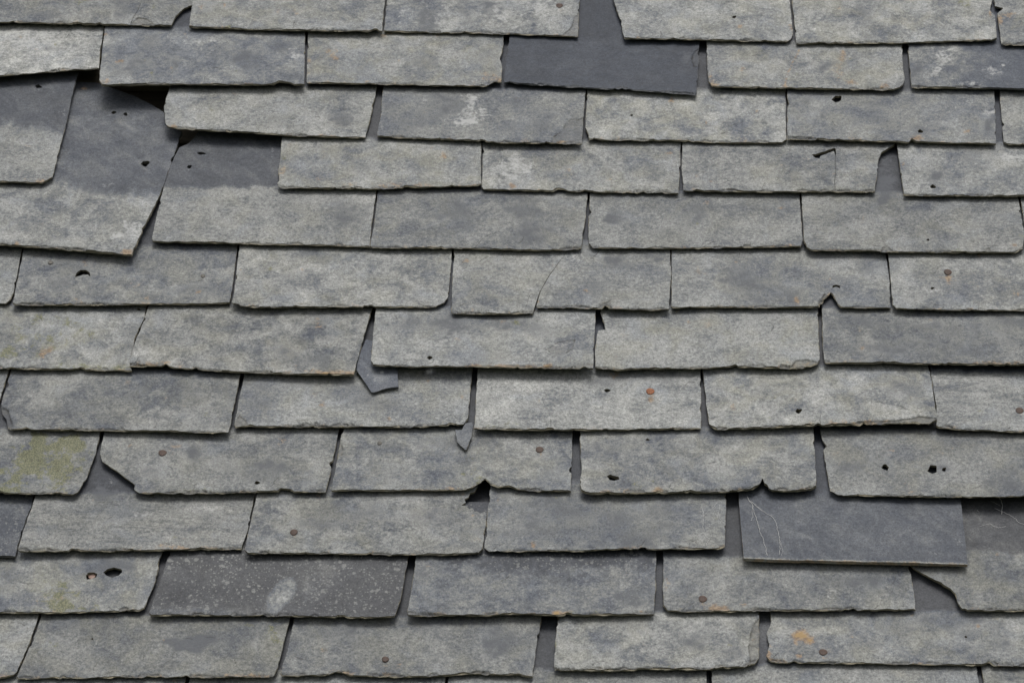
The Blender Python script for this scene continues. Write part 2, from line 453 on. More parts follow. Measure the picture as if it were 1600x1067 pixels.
S('C', [(1562, 146), (1566, 200), (1568, 222)], [(1575, 226)], [(1738, 231), (1726, 150)], w=.58, warm=.4)
# row D
S('D', [(-210, 118), (-250, 284)], [(-60, 284), (0, 284)], [(66, 286), (82, 277), (102, 200), (116, 137), (123, 113)], w=.60, warm=.35, top=[(60, 116), (-80, 122)], lift=(2, 3), cleansoft=10,
  clean=[(-200, 196), (0, 196), (100, 203)], holes=[(60, 136, 4.2, 2.4)], label='slate with its bare dark upper half exposed and one nail hole',
  feats=[('p', 30, 225, 24, 10, .3), ('s', 20, 252, 30, 16, .3), ('r', 60, 280, 20, 4, .5)])
S('D', [(440, 217), (437, 252), (433, 287)], [(437, 293), (500, 294), (584, 295), (680, 292), (744, 290)], [(752, 287), (752, 225)], w=.62, warm=.85, lift=(3, 3),
  feats=[('r', 693, 246, 4, 9, 1.), ('r', 443, 263, 7, 9, .6), ('r', 600, 290, 40, 5, .5), ('m', 540, 285, 7, 7, .5), ('s', 565, 255, 24, 14, .4), ('s', 515, 240, 20, 18, .4)])
S('D', [(754, 225), (753, 292)], [(756, 296), (850, 298)], [(1060, 302), (1063, 260), (1064, 222)], w=.66, warm=.6,
  feats=[('p', 805, 256, 30, 24, .9), ('p', 770, 280, 24, 12, .6), ('p', 998, 285, 14, 7, .7), ('p', 910, 245, 9, 8, .5), ('r', 890, 270, 9, 14, .4), ('s', 845, 245, 16, 12, .4)])
S('D', [(1066, 222), (1065, 262), (1067, 297)], [(1070, 298), (1180, 299), (1300, 299)], [(1367, 299), (1368, 289), (1373, 260), (1373, 249), (1377, 239), (1397, 227), (1402, 215)], w=.62, warm=.6,
  lines=[[(1305, 246), (1305, 258), (1306, 270), (1304, 284), (1305, 297)]], label='slate with a jagged split beside a nail hole and a broken right corner',
  holes=[[(1268, 241), (1276, 240), (1287, 237), (1303, 231), (1306, 233), (1306, 246), (1303, 236), (1290, 241), (1282, 244), (1280, 248), (1274, 247)]],
  feats=[('p', 1238, 270, 12, 9, .4), ('r', 1270, 252, 22, 8, .3), ('s', 1290, 255, 18, 12, .4), ('s', 1360, 245, 16, 12, .3)])
S('D', [(1400, 220), (1402, 231), (1408, 278), (1412, 304)], [(1416, 305), (1500, 306), (1600, 306)], [(1742, 309), (1730, 234)], w=.56, warm=.3, lift=(2, 2), holes=[(1458, 292, 3.8, 2.6)],
  feats=[('p', 1575, 245, 24, 16, .6), ('p', 1435, 292, 9, 7, .6), ('p', 1430, 236, 14, 9, .4), ('s', 1466, 273, 18, 8, .8), ('s', 1540, 240, 30, 16, .5)])
# row E: the big loose one and its neighbours
S('E', [(-150, 118), (-165, 250), (-178, 372)], [(-60, 376), (0, 381), (60, 386), (131, 391), (180, 396)], [(206, 398), (223, 360), (247, 312), (260, 277), (270, 249), (276, 231), (285, 206), (261, 197), (256, 175)],
  top=[(236, 163), (210, 150), (165, 134), (150, 129), (100, 127)], w=.64, warm=.3, lift=(5, 7), t=5.5, loose=True, below='E1', cleansoft=11, barew=.2,
  clean=[(-200, 270), (80, 285), (130, 296), (190, 303), (240, 306)], holes=[(178, 176, 3, 2), (196, 179, 3.2, 2), (227, 256, 5.6, 3.6)],
  feats=[('p', 192, 362, 26, 14, 1.), ('p', 165, 285, 12, 8, .5), ('p', 60, 310, 50, 14, .3), ('w', 190, 180, 60, 30, .08), ('w', 115, 250, 30, 20, .12), ('p', 225, 315, 16, 10, .5), ('s', 150, 300, 30, 10, .5), ('r', 195, 395, 14, 4, .9)])
S('E', [(316, 196), (304, 214), (294, 224), (279, 231), (265, 262), (257, 284), (247, 326), (237, 372)], [(239, 377), (373, 380), (480, 382)], [(578, 385), (581, 352), (588, 300)], w=.66, warm=.4, lift=(2, 2), tag='E1',
  clean=[(230, 290), (300, 292), (380, 294), (440, 292)], cleansoft=3, holes=[(315, 240, 5, 2, .2), (296, 261, 3.2, 2.4)], label='slate with a bare dark strip and two nail holes above its weathered half',
  feats=[('s', 540, 335, 26, 20, .7), ('s', 455, 320, 30, 16, .3), ('p', 540, 372, 16, 8, .4), ('p', 425, 235, 3, 12, .5), ('p', 308, 232, 12, 6, .25)])
S('E', [(590, 300), (584, 352), (578, 384)], [(582, 387), (689, 387), (780, 389), (858, 391), (890, 389)], [(909, 387), (911, 365), (916, 336), (918, 305)], w=.55, warm=.5, lift=(2, 2),
  lines=[[(742, 388), (748, 380), (754, 373), (764, 368), (774, 365)]],
  feats=[('s', 820, 330, 30, 22, .6), ('s', 830, 368, 30, 16, .8), ('s', 710, 345, 30, 22, .5), ('s', 712, 318, 16, 12, .6), ('p', 905, 325, 7, 9, .7), ('p', 750, 330, 24, 14, .3), ('m', 590, 380, 10, 6, .4)])
S('E', [(922, 305), (919, 352), (920, 380)], [(927, 387), (1050, 388), (1150, 386)], [(1252, 385), (1254, 375), (1250, 303)], w=.60, warm=.35, lift=(2, 2),
  feats=[('s', 1085, 340, 24, 16, .7), ('s', 960, 340, 16, 12, .6), ('s', 1030, 365, 30, 12, .4), ('s', 1225, 310, 18, 8, .5), ('p', 1150, 330, 34, 20, .2)])
S('E', [(1252, 303), (1256, 376), (1261, 386), (1269, 391)], [(1369, 391), (1377, 393), (1395, 393), (1500, 394), (1586, 394)], [(1599, 388), (1601, 365), (1590, 303)], w=.61, warm=.5, lift=(2, 2), holes=[(1450, 375, 2.2, 1.5)],
  scars=[([(1376, 398), (1378, 386), (1386, 383), (1397, 393), (1398, 400)], .9), ([(1538, 398), (1540, 388), (1546, 387), (1552, 398)], .6)],
  feats=[('s', 1385, 282, 16, 30, .9), ('s', 1376, 312, 16, 8, .8), ('s', 1300, 340, 30, 20, .3), ('p', 1440, 350, 50, 20, .15), ('r', 1346, 346, 6, 7, .5)])
S('E', [(1593, 303), (1604, 372), (1608, 393)], [(1614, 395)], [(1750, 398), (1738, 306)], w=.6, warm=.5)
# row F
S('F', [(-300, 384), (-322, 470)], [(-200, 473), (0, 474)], [(9, 474), (17, 468), (22, 454), (34, 392)], w=.6, warm=.5, feats=[('y', 18, 466, 3, 8, .8)])
S('F', [(36, 392), (20, 472)], [(23, 475), (120, 476), (228, 475), (320, 475)], [(359, 472), (362, 460), (371, 384)], w=.52, warm=.5, lift=(1, 1), label='slate with a crescent shaped hole and two nail heads',
  holes=[[(117, 433), (119.5, 426), (126, 421.5), (134, 421.5), (140, 425.5), (141.5, 432.5), (137.5, 429.2), (130, 428.6), (122.5, 431.5)]], nails=[(79, 411, 'g', 4), (317, 432, 'g', 3.8)],
  feats=[('r', 120, 470, 8, 5, .5), ('r', 215, 440, 14, 20, .3), ('y', 357, 455, 4, 6, .6), ('p', 90, 412, 12, 10, .3), ('s', 95, 445, 34, 20, .5), ('s', 310, 455, 34, 16, .5), ('s', 110, 402, 50, 10, .4)])
S('F', [(374, 384), (365, 460), (362, 472)], [(368, 477), (400, 480), (584, 479), (640, 480), (680, 479)], [(694, 473), (701, 462), (705, 418), (706, 391)], w=.63, warm=.6, lift=(1, 1),
  feats=[('s', 480, 398, 24, 12, .7), ('s', 450, 440, 20, 14, .4), ('m', 423, 422, 4, 4, .7), ('p', 480, 420, 20, 8, .4), ('s', 600, 442, 24, 12, .3)])
S('F', [(709, 391), (706, 462), (705, 485)], [(707, 489), (770, 490)], [(832, 489), (835, 480), (843.5, 455), (859.2, 428), (885.5, 394), (889.3, 380)], w=.60, warm=.6, lift=(1, 1), tag='F3a', rightk=.06, tone=1.0, label='left piece of a slate cracked in two',
  feats=[('m', 790, 440, 5, 4, .5), ('m', 812, 455, 4, 10, .4), ('s', 740, 420, 24, 20, .35)])
S('F', [(889.9, 380), (886.1, 394), (860, 428), (845.0, 454), (838, 478)], [(840, 480), (900, 481), (941, 482), (945, 476), (953, 482), (1000, 484)], [(1045, 483), (1049, 428), (1047, 390)], w=.58, warm=.5, lift=(1, 1), planeof='F3a', leftk=.06, tone=1.0, label='right piece of a slate cracked in two, its lower edge notched',
  feats=[('p', 902, 405, 16, 12, .6), ('s', 960, 410, 26, 14, .6), ('s', 1025, 402, 12, 8, .7), ('s', 940, 450, 40, 16, .4), ('r', 845, 492, 4, 3, .5)])
S('F', [(1049, 390), (1049, 478)], [(1052, 480), (1120, 479), (1200, 480), (1280, 480)], [(1392, 481), (1390, 441), (1384, 394)], w=.55, warm=.5, lift=(2, 1),
  botx=[(1052, 480), (1120, 479), (1200, 480), (1281, 479), (1284, 474), (1289, 468), (1298, 457), (1302, 461), (1308, 475), (1314, 480)],
  holes=[[(1301, 450), (1301, 446), (1306, 444.5), (1312, 446), (1313, 451), (1308, 448), (1304, 448.5)]], label='slate with a hooked hole above a V shaped notch in its lower edge',
  feats=[('r', 1245, 469, 5, 5, .9), ('r', 1092, 424, 6, 6, .5), ('s', 1160, 440, 40, 26, .6), ('s', 1230, 460, 40, 16, .6), ('s', 1360, 415, 20, 16, .5), ('s', 1280, 425, 30, 18, .3)])
S('F', [(1387, 395), (1395, 476)], [(1400, 482), (1480, 484), (1600, 485)], [(1750, 488), (1738, 396)], w=.6, warm=.5, holes=[(1457, 450, 2.4, 1.7)], nails=[(1481, 426, 'n', 6)],
  feats=[('r', 1481, 437, 12, 10, .5), ('r', 1516, 426, 6, 4, .4), ('r', 1549, 467, 7, 6, .4), ('s', 1400, 410, 12, 20, .5), ('s', 1440, 470, 34, 10, .3)])
# row G
S('G', [(-140, 478), (-165, 576)], [(0, 575), (100, 577)], [(206, 579), (205, 562), (210, 530), (216, 517), (226, 496), (230, 477)], w=.64, warm=.7, holes=[(217, 483, 2.6, 1.6)], label='slate streaked with green moss and one orange lichen splotch', tag='G0',
  feats=[('r', 73, 551, 9, 8, 1.), ('m', 60, 545, 60, 30, .55), ('m', 10, 552, 16, 8, .9), ('m', 105, 497, 12, 8, .6), ('m', 90, 512, 60, 18, .4), ('m', 170, 572, 60, 6, .6), ('s', 10, 500, 14, 10, .4), ('r', 182, 490, 5, 5, .3)])
S('G', [(232, 478), (218, 518), (212, 530), (202, 566)], [(203, 571), (253, 571), (259, 568), (265, 573), (368, 581), (460, 584)], [(553, 585), (558, 564), (568, 530), (582, 481)], w=.66, warm=.6, lift=(3, 4), below='G0',
  feats=[('r', 495, 505, 8, 10, .5), ('r', 530, 583, 50, 5, .9), ('r', 250, 569, 50, 4, .6), ('p', 480, 525, 24, 12, .3), ('s', 500, 560, 34, 14, .6), ('s', 440, 550, 20, 16, .4), ('s', 330, 520, 40, 20, .2)])
S('G', [(587, 481), (583, 517), (581, 546), (579, 563)], [(582, 570), (642, 573), (739, 572), (820, 574)], [(927, 575), (929, 530), (931, 486)], w=.58, warm=.45, lift=(2, 3), holes=[(672, 559, 3.2, 2.4)],
  scars=[([(852, 546), (862, 540), (872, 534), (886, 531), (899, 530), (896, 544), (885, 552), (868, 556)], .45)],
  feats=[('p', 885, 540, 18, 12, .7), ('p', 660, 525, 24, 12, .25), ('s', 700, 510, 30, 20, .6), ('s', 790, 500, 40, 16, .7), ('s', 640, 500, 20, 14, .5), ('s', 850, 520, 30, 16, .3), ('r', 780, 573, 60, 4, .6), ('s', 760, 555, 40, 12, .5)])
S('G', [(938, 480), (938, 489), (941, 497), (944, 506), (945, 514), (934, 516), (930, 540), (929, 573)], [(932, 575), (964, 577), (1108, 574), (1180, 573), (1230, 575), (1255, 574)], [(1277, 568), (1281, 562), (1280, 530), (1278, 482)], w=.66, warm=.7, lift=(2, 3), ledge=1.5,
  scars=[([(1205, 580), (1222, 569), (1236, 571), (1244, 563), (1262, 562), (1282, 566), (1284, 582)], 1.4)],
  feats=[('r', 1077, 503, 4, 4, .6), ('r', 1105, 509, 8, 6, .5), ('p', 990, 518, 14, 9, .4), ('s', 1120, 520, 40, 16, .3), ('s', 1180, 495, 30, 14, .3), ('y', 1240, 572, 30, 5, .8)])
S('G', [(1284, 484), (1285, 536), (1288, 562)], [(1290, 566), (1400, 567), (1500, 569), (1600, 569)], [(1746, 571), (1736, 490)], w=.52, warm=.35, lift=(2, 9),
  feats=[('r', 1344, 515, 5, 7, .6), ('p', 1396, 500, 12, 8, .5), ('s', 1330, 500, 30, 14, .6), ('s', 1480, 520, 60, 20, .6), ('s', 1380, 545, 60, 12, .5), ('s', 1580, 505, 30, 16, .5), ('r', 1540, 567, 60, 4, .6), ('p', 1440, 530, 30, 14, .2)])
# row H
S('H', [(-330, 574), (-356, 668)], [(-200, 670), (-40, 671)], [(-14, 668), (-3, 634), (14, 578)], w=.58, warm=.4)
S('H', [(17, 578), (2, 630), (3, 644), (9, 653), (12, 667)], [(16, 670), (157, 672), (280, 674)], [(357, 675), (360, 664), (366, 635), (375, 588)], w=.58, warm=.45, lift=(1, 5),
  scars=[([(-6, 634), (6, 637), (13, 640), (16, 652), (20, 664), (12, 676), (-6, 676)], 2.2)],
  feats=[('r', 199, 596, 4, 7, .7), ('s', 60, 590, 14, 8, .3), ('s', 100, 630, 60, 24, .3), ('s', 300, 620, 20, 16, .4), ('p', 230, 620, 30, 20, .2), ('p', 140, 648, 20, 8, .3), ('c', 9, 655, 12, 18, .9)])
S('H', [(381, 588), (371, 635), (366, 663)], [(369, 667), (390, 664), (400, 666), (584, 666), (660, 666)], [(724, 662), (731, 654), (734, 622), (739, 576)], w=.60, warm=.55, lift=(3, 2), tag='H2',
  scars=[([(364, 660), (374, 648), (384, 656), (390, 668), (366, 674)], .8)],
  feats=[('r', 505, 631, 8, 8, .6), ('y', 492, 617, 9, 6, .6), ('r', 722, 620, 5, 5, .7), ('s', 400, 620, 20, 26, .5), ('s', 560, 610, 30, 16, .6), ('s', 600, 635, 24, 14, .5), ('p', 600, 648, 60, 10, .2), ('m', 640, 600, 30, 14, .3), ('s', 470, 600, 40, 16, .4)])
S('H', [(746, 578), (742, 654)], [(740, 669), (820, 671), (900, 671), (1000, 670)], [(1095, 669), (1096, 648), (1095, 578)], w=.72, warm=.1, tone=1.08, lift=(1, 1), holes=[(949, 610, 3.6, 2.4)], nails=[(1016, 612, 'r', 6.4)],
  label='pale slate with a bright rusty nail head and one small hole', streak=.3,
  feats=[('r', 1018, 622, 6, 6, .6), ('s', 1000, 590, 60, 10, .5), ('s', 940, 595, 20, 8, .4), ('s', 830, 640, 24, 14, .35), ('p', 800, 600, 30, 14, .35), ('p', 860, 640, 40, 20, .25), ('m', 790, 664, 30, 6, .4)])
S('H', [(1097, 578), (1105, 643), (1108, 662)], [(1112, 666), (1121, 670), (1200, 667), (1272, 664), (1350, 662), (1429, 660), (1452, 661)], [(1465, 654), (1462, 635), (1456, 593), (1450, 571)], w=.64, warm=.75, lift=(2, 6), t=5.6, ledge=1.4, below='H5',
  scars=[([(1325, 668), (1340, 658), (1390, 657), (1424, 654), (1436, 650), (1470, 654), (1470, 670)], 1.2)],
  holes=[(1248, 642, 4, 3.4)], feats=[('r', 1144, 635, 6, 10, .6), ('r', 1135, 622, 10, 6, .3), ('m', 1247, 648, 5, 6, .5), ('m', 1250, 600, 50, 16, .2), ('s', 1400, 600, 30, 16, .4), ('s', 1200, 610, 30, 20, .3), ('s', 1430, 615, 20, 20, .4), ('y', 1330, 662, 90, 5, .7), ('p', 1400, 625, 30, 20, .2)])
S('H', [(1454, 584), (1463, 635), (1463, 664)], [(1467, 667), (1508, 671), (1600, 675)], [(1750, 680), (1742, 588)], w=.64, warm=.15, tone=1.02, streak=.8, lift=(1, 1), nails=[(1593, 642, 'n', 6)], tag='H5',
  feats=[('s', 1500, 620, 40, 20, .4), ('p', 1560, 610, 30, 10, .4)])
# row I
S('I', [(-220, 672), (-250, 768)], [(0, 770), (60, 771)], [(114, 772), (122, 768), (136, 746), (150, 708), (157, 675)], w=.60, warm=.4, lift=(1, 2), label='slate with thick green moss patches',
  feats=[('m', 58, 690, 8, 8, 1.3), ('m', 96, 694, 34, 12, 1.2), ('m', 118, 693, 12, 8, 1.2), ('m', 45, 720, 20, 20, 1.3), ('m', 22, 748, 26, 16, 1.3), ('m', 90, 730, 14, 26, 1.1), ('m', 5, 768, 12, 6, 1.2), ('m', 120, 725, 18, 20, .6), ('m', 90, 750, 14, 14, .7), ('m', 55, 710, 12, 20, 1.1)])
S('I', [(162, 678), (156, 706), (159, 721), (181, 735), (206, 753), (210, 766)], [(218, 770), (300, 770), (394, 768), (434, 767), (439, 763), (452, 764), (460, 768)], [(509, 768), (514, 750), (530, 671)], w=.58, warm=.45, lift=(4, 2),
  nails=[(254, 708, 'n', 6.2)], holes=[(402, 754, 3, 2.4)], label='slate with its lower left corner broken off and a brown nail head',
  feats=[('y', 276, 700, 16, 14, .7), ('s', 306, 708, 13, 12, 1.2), ('m', 465, 701, 8, 6, .6), ('r', 440, 695, 10, 20, .4), ('m', 310, 762, 24, 6, .5), ('s', 240, 740, 24, 24, .4), ('s', 360, 730, 40, 20, .3), ('p', 410, 690, 30, 10, .25), ('s', 420, 740, 30, 14, .4)])
S('I', [(534, 671), (523, 740), (516, 763)], [(519, 766), (620, 766), (728, 765), (740, 761), (758, 748), (765, 756), (778, 760), (794, 759), (808, 764), (840, 766)], [(892, 767), (894, 714), (895, 675)], w=.56, warm=.55, lift=(2, 1),
  nails=[(593, 693, 'g', 3.6), (843, 703, 'n', 6)], cracks=[([(757, 734), (762, 742), (757, 750), (760, 755)], .4), ([(765, 759), (772, 760), (780, 761)], .5)],
  scars=[([(735, 772), (742, 762), (752, 757), (752, 752), (760, 748), (768, 756), (768, 772)], .8), ([(526, 702), (533, 692), (537, 700), (535, 710), (526, 712)], .7)], label='slate with two nail heads and a cracked hole in its lower edge',
  feats=[('m', 740, 725, 16, 30, .5), ('m', 752, 755, 14, 12, .4), ('r', 705, 763, 20, 4, .6), ('p', 750, 735, 10, 10, .5), ('c', 761, 740, 6, 6, .9), ('s', 600, 740, 40, 20, .3), ('s', 700, 690, 40, 14, .5), ('p', 610, 750, 60, 14, .2), ('s', 860, 740, 24, 16, .4)])
S('I', [(906, 675), (907, 714), (909, 727), (906, 757), (909, 766)], [(922, 770), (1040, 769), (1132, 767), (1176, 763), (1183, 759), (1189, 754), (1191, 747), (1194, 755), (1198, 757), (1201, 763), (1206, 765), (1240, 766), (1268, 764)], [(1276, 758), (1274, 714), (1271, 667)], w=.58, warm=.7, lift=(2, 3), t=5.6,
  holes=[(1012, 687, 2.4, 1.5), [(948, 744), (953, 741), (959, 743), (967, 745), (968, 749), (960, 751), (953, 750), (950, 746)]], label='slate with a ragged hole near its left corner and a V notch below',
  feats=[('m', 1020, 748, 10, 8, .6), ('m', 992, 760, 9, 8, .6), ('r', 1005, 727, 5, 5, .5), ('m', 1250, 700, 8, 7, .4), ('s', 945, 705, 30, 20, .5), ('s', 950, 760, 34, 12, .7), ('s', 1040, 700, 40, 14, .35), ('m', 1010, 676, 20, 6, .4), ('p', 1200, 730, 30, 20, .2)])
S('I', [(1281, 675), (1285, 688), (1291, 697), (1286, 702), (1293, 743), (1297, 767)], [(1309, 773), (1400, 775), (1495, 776), (1600, 775)], [(1755, 778), (1744, 682)], w=.58, warm=.6, lift=(2, 9),
  holes=[[(1377, 731), (1380, 726), (1384, 725), (1389, 730), (1387, 735), (1381, 734)], [(1449, 736), (1454, 726), (1463, 727), (1464, 737), (1457, 740)], (1475, 733, 3.2, 2.6)], label='slate pierced by three holes beside a dark gap',
  feats=[('y', 1392, 700, 16, 12, .7), ('y', 1462, 708, 10, 7, .9), ('y', 1420, 757, 14, 10, .6), ('s', 1500, 700, 60, 20, .4), ('s', 1570, 750, 30, 24, .7), ('s', 1350, 720, 30, 14, .4), ('p', 1340, 755, 20, 10, .3)])
# row J
S('J', [(-320, 772), (-340, 868)], [(-200, 869), (0, 869)], [(24, 869), (37, 824), (50, 789), (52, 775)], w=.16, warm=.1, spots=.8, lift=(1, 1), label='dark slate speckled with pale lichen', feats=[('w', 20, 790, 24, 14, .25), ('w', 30, 850, 20, 16, .15)])
S('J', [(54, 776), (49, 792), (36, 830), (28, 857)], [(30, 860), (184, 860), (300, 858)], [(377, 857), (388, 826), (395, 790), (399, 771)], w=.68, warm=.3, lift=(6, 0), streak=.75,
  feats=[('s', 190, 800, 40, 12, .7), ('s', 160, 770, 20, 16, .9), ('p', 225, 802, 14, 7, .7), ('p', 330, 822, 34, 14, .4), ('s', 95, 825, 40, 14, .3), ('p', 180, 750, 30, 10, .4), ('r', 280, 856, 40, 4, .6)])
S('J', [(402, 771), (397, 790), (388, 829), (381, 860)], [(387, 864), (500, 864), (636, 866), (700, 866)], [(749, 864), (754, 856), (761, 803), (757, 799), (751, 800), (746, 797), (742, 798), (738, 793), (733, 794), (729, 790), (721, 789), (728, 785), (726, 780), (733, 776), (735, 770), (742, 768), (746, 760), (748, 745)], w=.62, warm=.55, lift=(1, 1), nails=[(459, 832, 'n', 5.6)],
  label='slate with a broken dark hole at its upper right corner and rusty nail', feats=[('y', 402, 825, 7, 6, .7), ('r', 500, 778, 5, 6, .6), ('r', 738, 806, 4, 4, .6), ('y', 742, 844, 8, 6, .7), ('m', 415, 790, 10, 14, .4), ('p', 645, 825, 12, 10, .6), ('p', 560, 840, 60, 16, .2), ('s', 570, 800, 60, 20, .45), ('s', 690, 810, 40, 16, .5), ('s', 440, 815, 30, 14, .3)])
S('J', [(768, 745), (765, 771), (762, 795), (760, 821), (757, 855)], [(764, 861), (860, 860), (900, 861), (985, 857), (1060, 857), (1121, 857)], [(1133, 853), (1135, 787), (1135, 772)], w=.48, warm=.5, lift=(1, 6),
  scars=[([(1128, 866), (1124, 858), (1126, 852), (1138, 850), (1138, 868)], 1.2)], streak=.25,
  feats=[('p', 1100, 820, 34, 40, .3), ('s', 880, 790, 60, 16, .7), ('s', 840, 830, 50, 18, .5), ('s', 960, 820, 60, 20, .5), ('s', 1040, 790, 30, 20, .5), ('y', 1030, 790, 5, 3, .8), ('s', 990, 845, 50, 10, .5), ('p', 1010, 815, 26, 10, .2)])
S('J', [(1154, 772), (1156, 800), (1162, 872)], [(1200, 874), (1330, 877), (1420, 879)], [(1512, 881), (1502, 787), (1500, 777)], w=.19, warm=.2, t=5.4, lift=(2, 2), ledge=.15, ew=.9, streak=.2, label='smooth dark slate with a straight tan lower edge and white strands', tag='J4',
  feats=[('w', 1240, 810, 60, 30, .10), ('w', 1400, 820, 60, 30, .08), ('p', 1305, 838, 8, 6, .5), ('p', 1498, 842, 9, 8, .6), ('p', 1460, 864, 8, 4, .6), ('p', 1484, 853, 9, 4, .5), ('m', 1255, 807, 8, 8, .2), ('w', 1340, 790, 140, 16, .06)])
# row K
S('K', [(-140, 864), (-170, 956)], [(0, 957), (90, 957)], [(217, 953), (225, 949), (244, 905), (254, 861)], w=.50, warm=.9, lift=(2, 3), label='olive stained slate with a ragged hole and a nail seen through another', tag='K0',
  holes=[[(134, 899), (137, 894.5), (146, 893.5), (152, 896), (150, 901), (143, 903.5), (136, 904.5)], [(161, 894), (167, 889), (178, 886), (190, 889), (191, 893), (184, 899), (175, 902), (167, 899)]],
  under_nail=[(143.5, 899)],
  feats=[('m', 95, 920, 14, 16, .8), ('y', 62, 935, 20, 7, 1.), ('m', 90, 938, 40, 14, .7), ('m', 120, 950, 40, 8, .7), ('m', 60, 900, 24, 16, .5), ('s', 170, 880, 60, 12, .6), ('s', 20, 900, 20, 30, .5), ('p', 100, 912, 12, 14, .2), ('m', 200, 930, 30, 20, .25)])
S('K', [(265, 862), (248, 913), (233, 957)], [(236, 961), (420, 961), (505, 963), (570, 964)], [(617, 963), (626, 937), (638, 870)], w=.11, warm=.9, spots=1.0, lift=(1, 5), ew=.6, label='dark slate speckled with lichen and marked by a pale blue smear',
  feats=[('b', 440, 928, 22, 26, 1.), ('w', 480, 930, 24, 20, .15), ('p', 495, 938, 22, 5, .35), ('w', 330, 955, 100, 6, .25), ('w', 300, 890, 40, 20, .07), ('w', 500, 890, 60, 20, .08)])
S('K', [(650, 870), (641, 931), (636, 957)], [(638, 960), (720, 960), (820, 958), (872, 960), (960, 959)], [(1022, 958), (1025, 913), (1025, 864)], w=.46, warm=.4, lift=(3, 2), spots=.8, t=5.4, top=[(1024, 784), (660, 784)], label='slate bare and dark at its top with mottled pale lichen below',
  clean=[(640, 868), (700, 876), (760, 888), (850, 902), (900, 892), (960, 894), (1030, 872)], cleansoft=16, barew=.07,
  feats=[('p', 900, 915, 120, 20, .35), ('r', 872, 958, 6, 5, 1.2), ('s', 660, 895, 14, 12, .5), ('p', 975, 895, 18, 16, .4), ('s', 980, 930, 30, 14, .7), ('m', 900, 950, 30, 8, .4), ('r', 980, 898, 5, 5, .4)])
S('K', [(1036, 870), (1036, 945)], [(1043, 954), (1120, 955), (1200, 953), (1330, 953)], [(1431, 952), (1428, 923), (1421, 882)], w=.58, warm=.6, lift=(2, 1), nails=[(1098, 936, 'n', 6)],
  feats=[('r', 1118, 949, 14, 5, .7), ('y', 1100, 945, 20, 8, .5), ('p', 1130, 890, 24, 14, .4), ('r', 1160, 945, 6, 4, .6), ('s', 1080, 900, 34, 18, .3), ('s', 1290, 910, 40, 14, .4), ('s', 1360, 905, 34, 16, .5), ('p', 1250, 940, 60, 12, .35), ('p', 1400, 935, 24, 12, .4), ('m', 1405, 905, 10, 12, .4), ('r', 1042, 905, 5, 14, .5)])
S('K', [(1415, 870), (1424, 885), (1440, 895), (1462, 906), (1486, 920), (1492, 927), (1497, 942), (1503, 951)], [(1508, 953), (1600, 953)], [(1780, 955), (1760, 850)], w=.52, warm=.8, lift=(4, 2), ew=1.,
  clean=[(1400, 858), (1500, 860), (1545, 858), (1570, 866), (1700, 864)], cleansoft=8, label='slate with a broken slanting left edge below a dark opening',
  feats=[('w', 1530, 820, 40, 24, .10), ('p', 1537, 826, 8, 4, .5), ('p', 1550, 862, 34, 8, .4), ('p', 1590, 845, 16, 5, .3), ('s', 1460, 895, 30, 12, .3)])
# row L
S('L', [(-320, 958), (-350, 1056)], [(-200, 1060), (0, 1060)], [(21, 1054), (26, 1050), (47, 1003), (61, 961)], w=.60, warm=.7, feats=[('y', 12, 1055, 16, 5, .8), ('m', 20, 1010, 20, 14, .3)])
S('L', [(64, 962), (56, 987), (26, 1056)], [(28, 1059), (150, 1058), (300, 1057), (420, 1057)], [(427, 1056), (435, 1040), (453, 966)], w=.57, warm=.65, lift=(1, 4), holes=[(144, 998, 1.7, 1.2)],
  feats=[('s', 300, 1005, 40, 10, .9), ('s', 330, 995, 24, 6, .8), ('s', 285, 1012, 14, 5, 1.), ('s', 395, 975, 12, 8, .7), ('m', 85, 1010, 20, 16, .5), ('y', 125, 1055, 10, 6, .7), ('m', 235, 1020, 8, 7, .5), ('s', 242, 1045, 9, 7, .7), ('m', 430, 1000, 10, 40, .6), ('r', 380, 1055, 50, 4, .5), ('s', 110, 975, 60, 8, .4), ('m', 400, 990, 40, 14, .3)])
S('L', [(459, 968), (450, 1010), (438, 1050)], [(440, 1055), (515, 1054), (524, 1050), (533, 1050), (547, 1055), (636, 1057), (700, 1055), (726, 1052), (762, 1053), (800, 1055)], [(832, 1056), (836, 1028), (846, 963)], w=.54, warm=.6, lift=(1, 1), nails=[(602, 1030, 'n', 5)], ledge=1.3,
  feats=[('y', 552, 1026, 5, 4, .6), ('y', 545, 1052, 14, 5, .6), ('s', 520, 985, 40, 16, .6), ('s', 560, 1010, 30, 10, .3), ('s', 650, 985, 50, 16, .4), ('s', 800, 1000, 40, 20, .5), ('s', 780, 1010, 20, 16, .5), ('p', 700, 980, 20, 12, .3), ('y', 600, 1048, 60, 6, .35)])
S('L', [(870, 963), (865, 1042)], [(866, 1046), (980, 1046), (1000, 1043), (1045, 1044), (1103, 1044), (1170, 1040)], [(1180, 1035), (1186, 1026), (1187, 956)], w=.64, warm=.5, lift=(1, 2), ledge=1.3, t=5.6,
  scars=[([(1168, 1050), (1172, 1032), (1169, 1010), (1172, 990), (1178, 972), (1192, 960), (1194, 1050)], .8), ([(988, 1052), (994, 1042), (1012, 1040), (1040, 1044), (1046, 1052)], .8)],
  feats=[('m', 867, 1008, 4, 10, 1.1), ('y', 876, 1010, 14, 10, .4), ('y', 1010, 1015, 12, 10, .5), ('s', 1140, 1020, 24, 14, .6), ('s', 990, 975, 30, 10, .4), ('s', 1090, 990, 40, 14, .4), ('p', 950, 1005, 30, 14, .2), ('m', 880, 975, 10, 12, .4)])
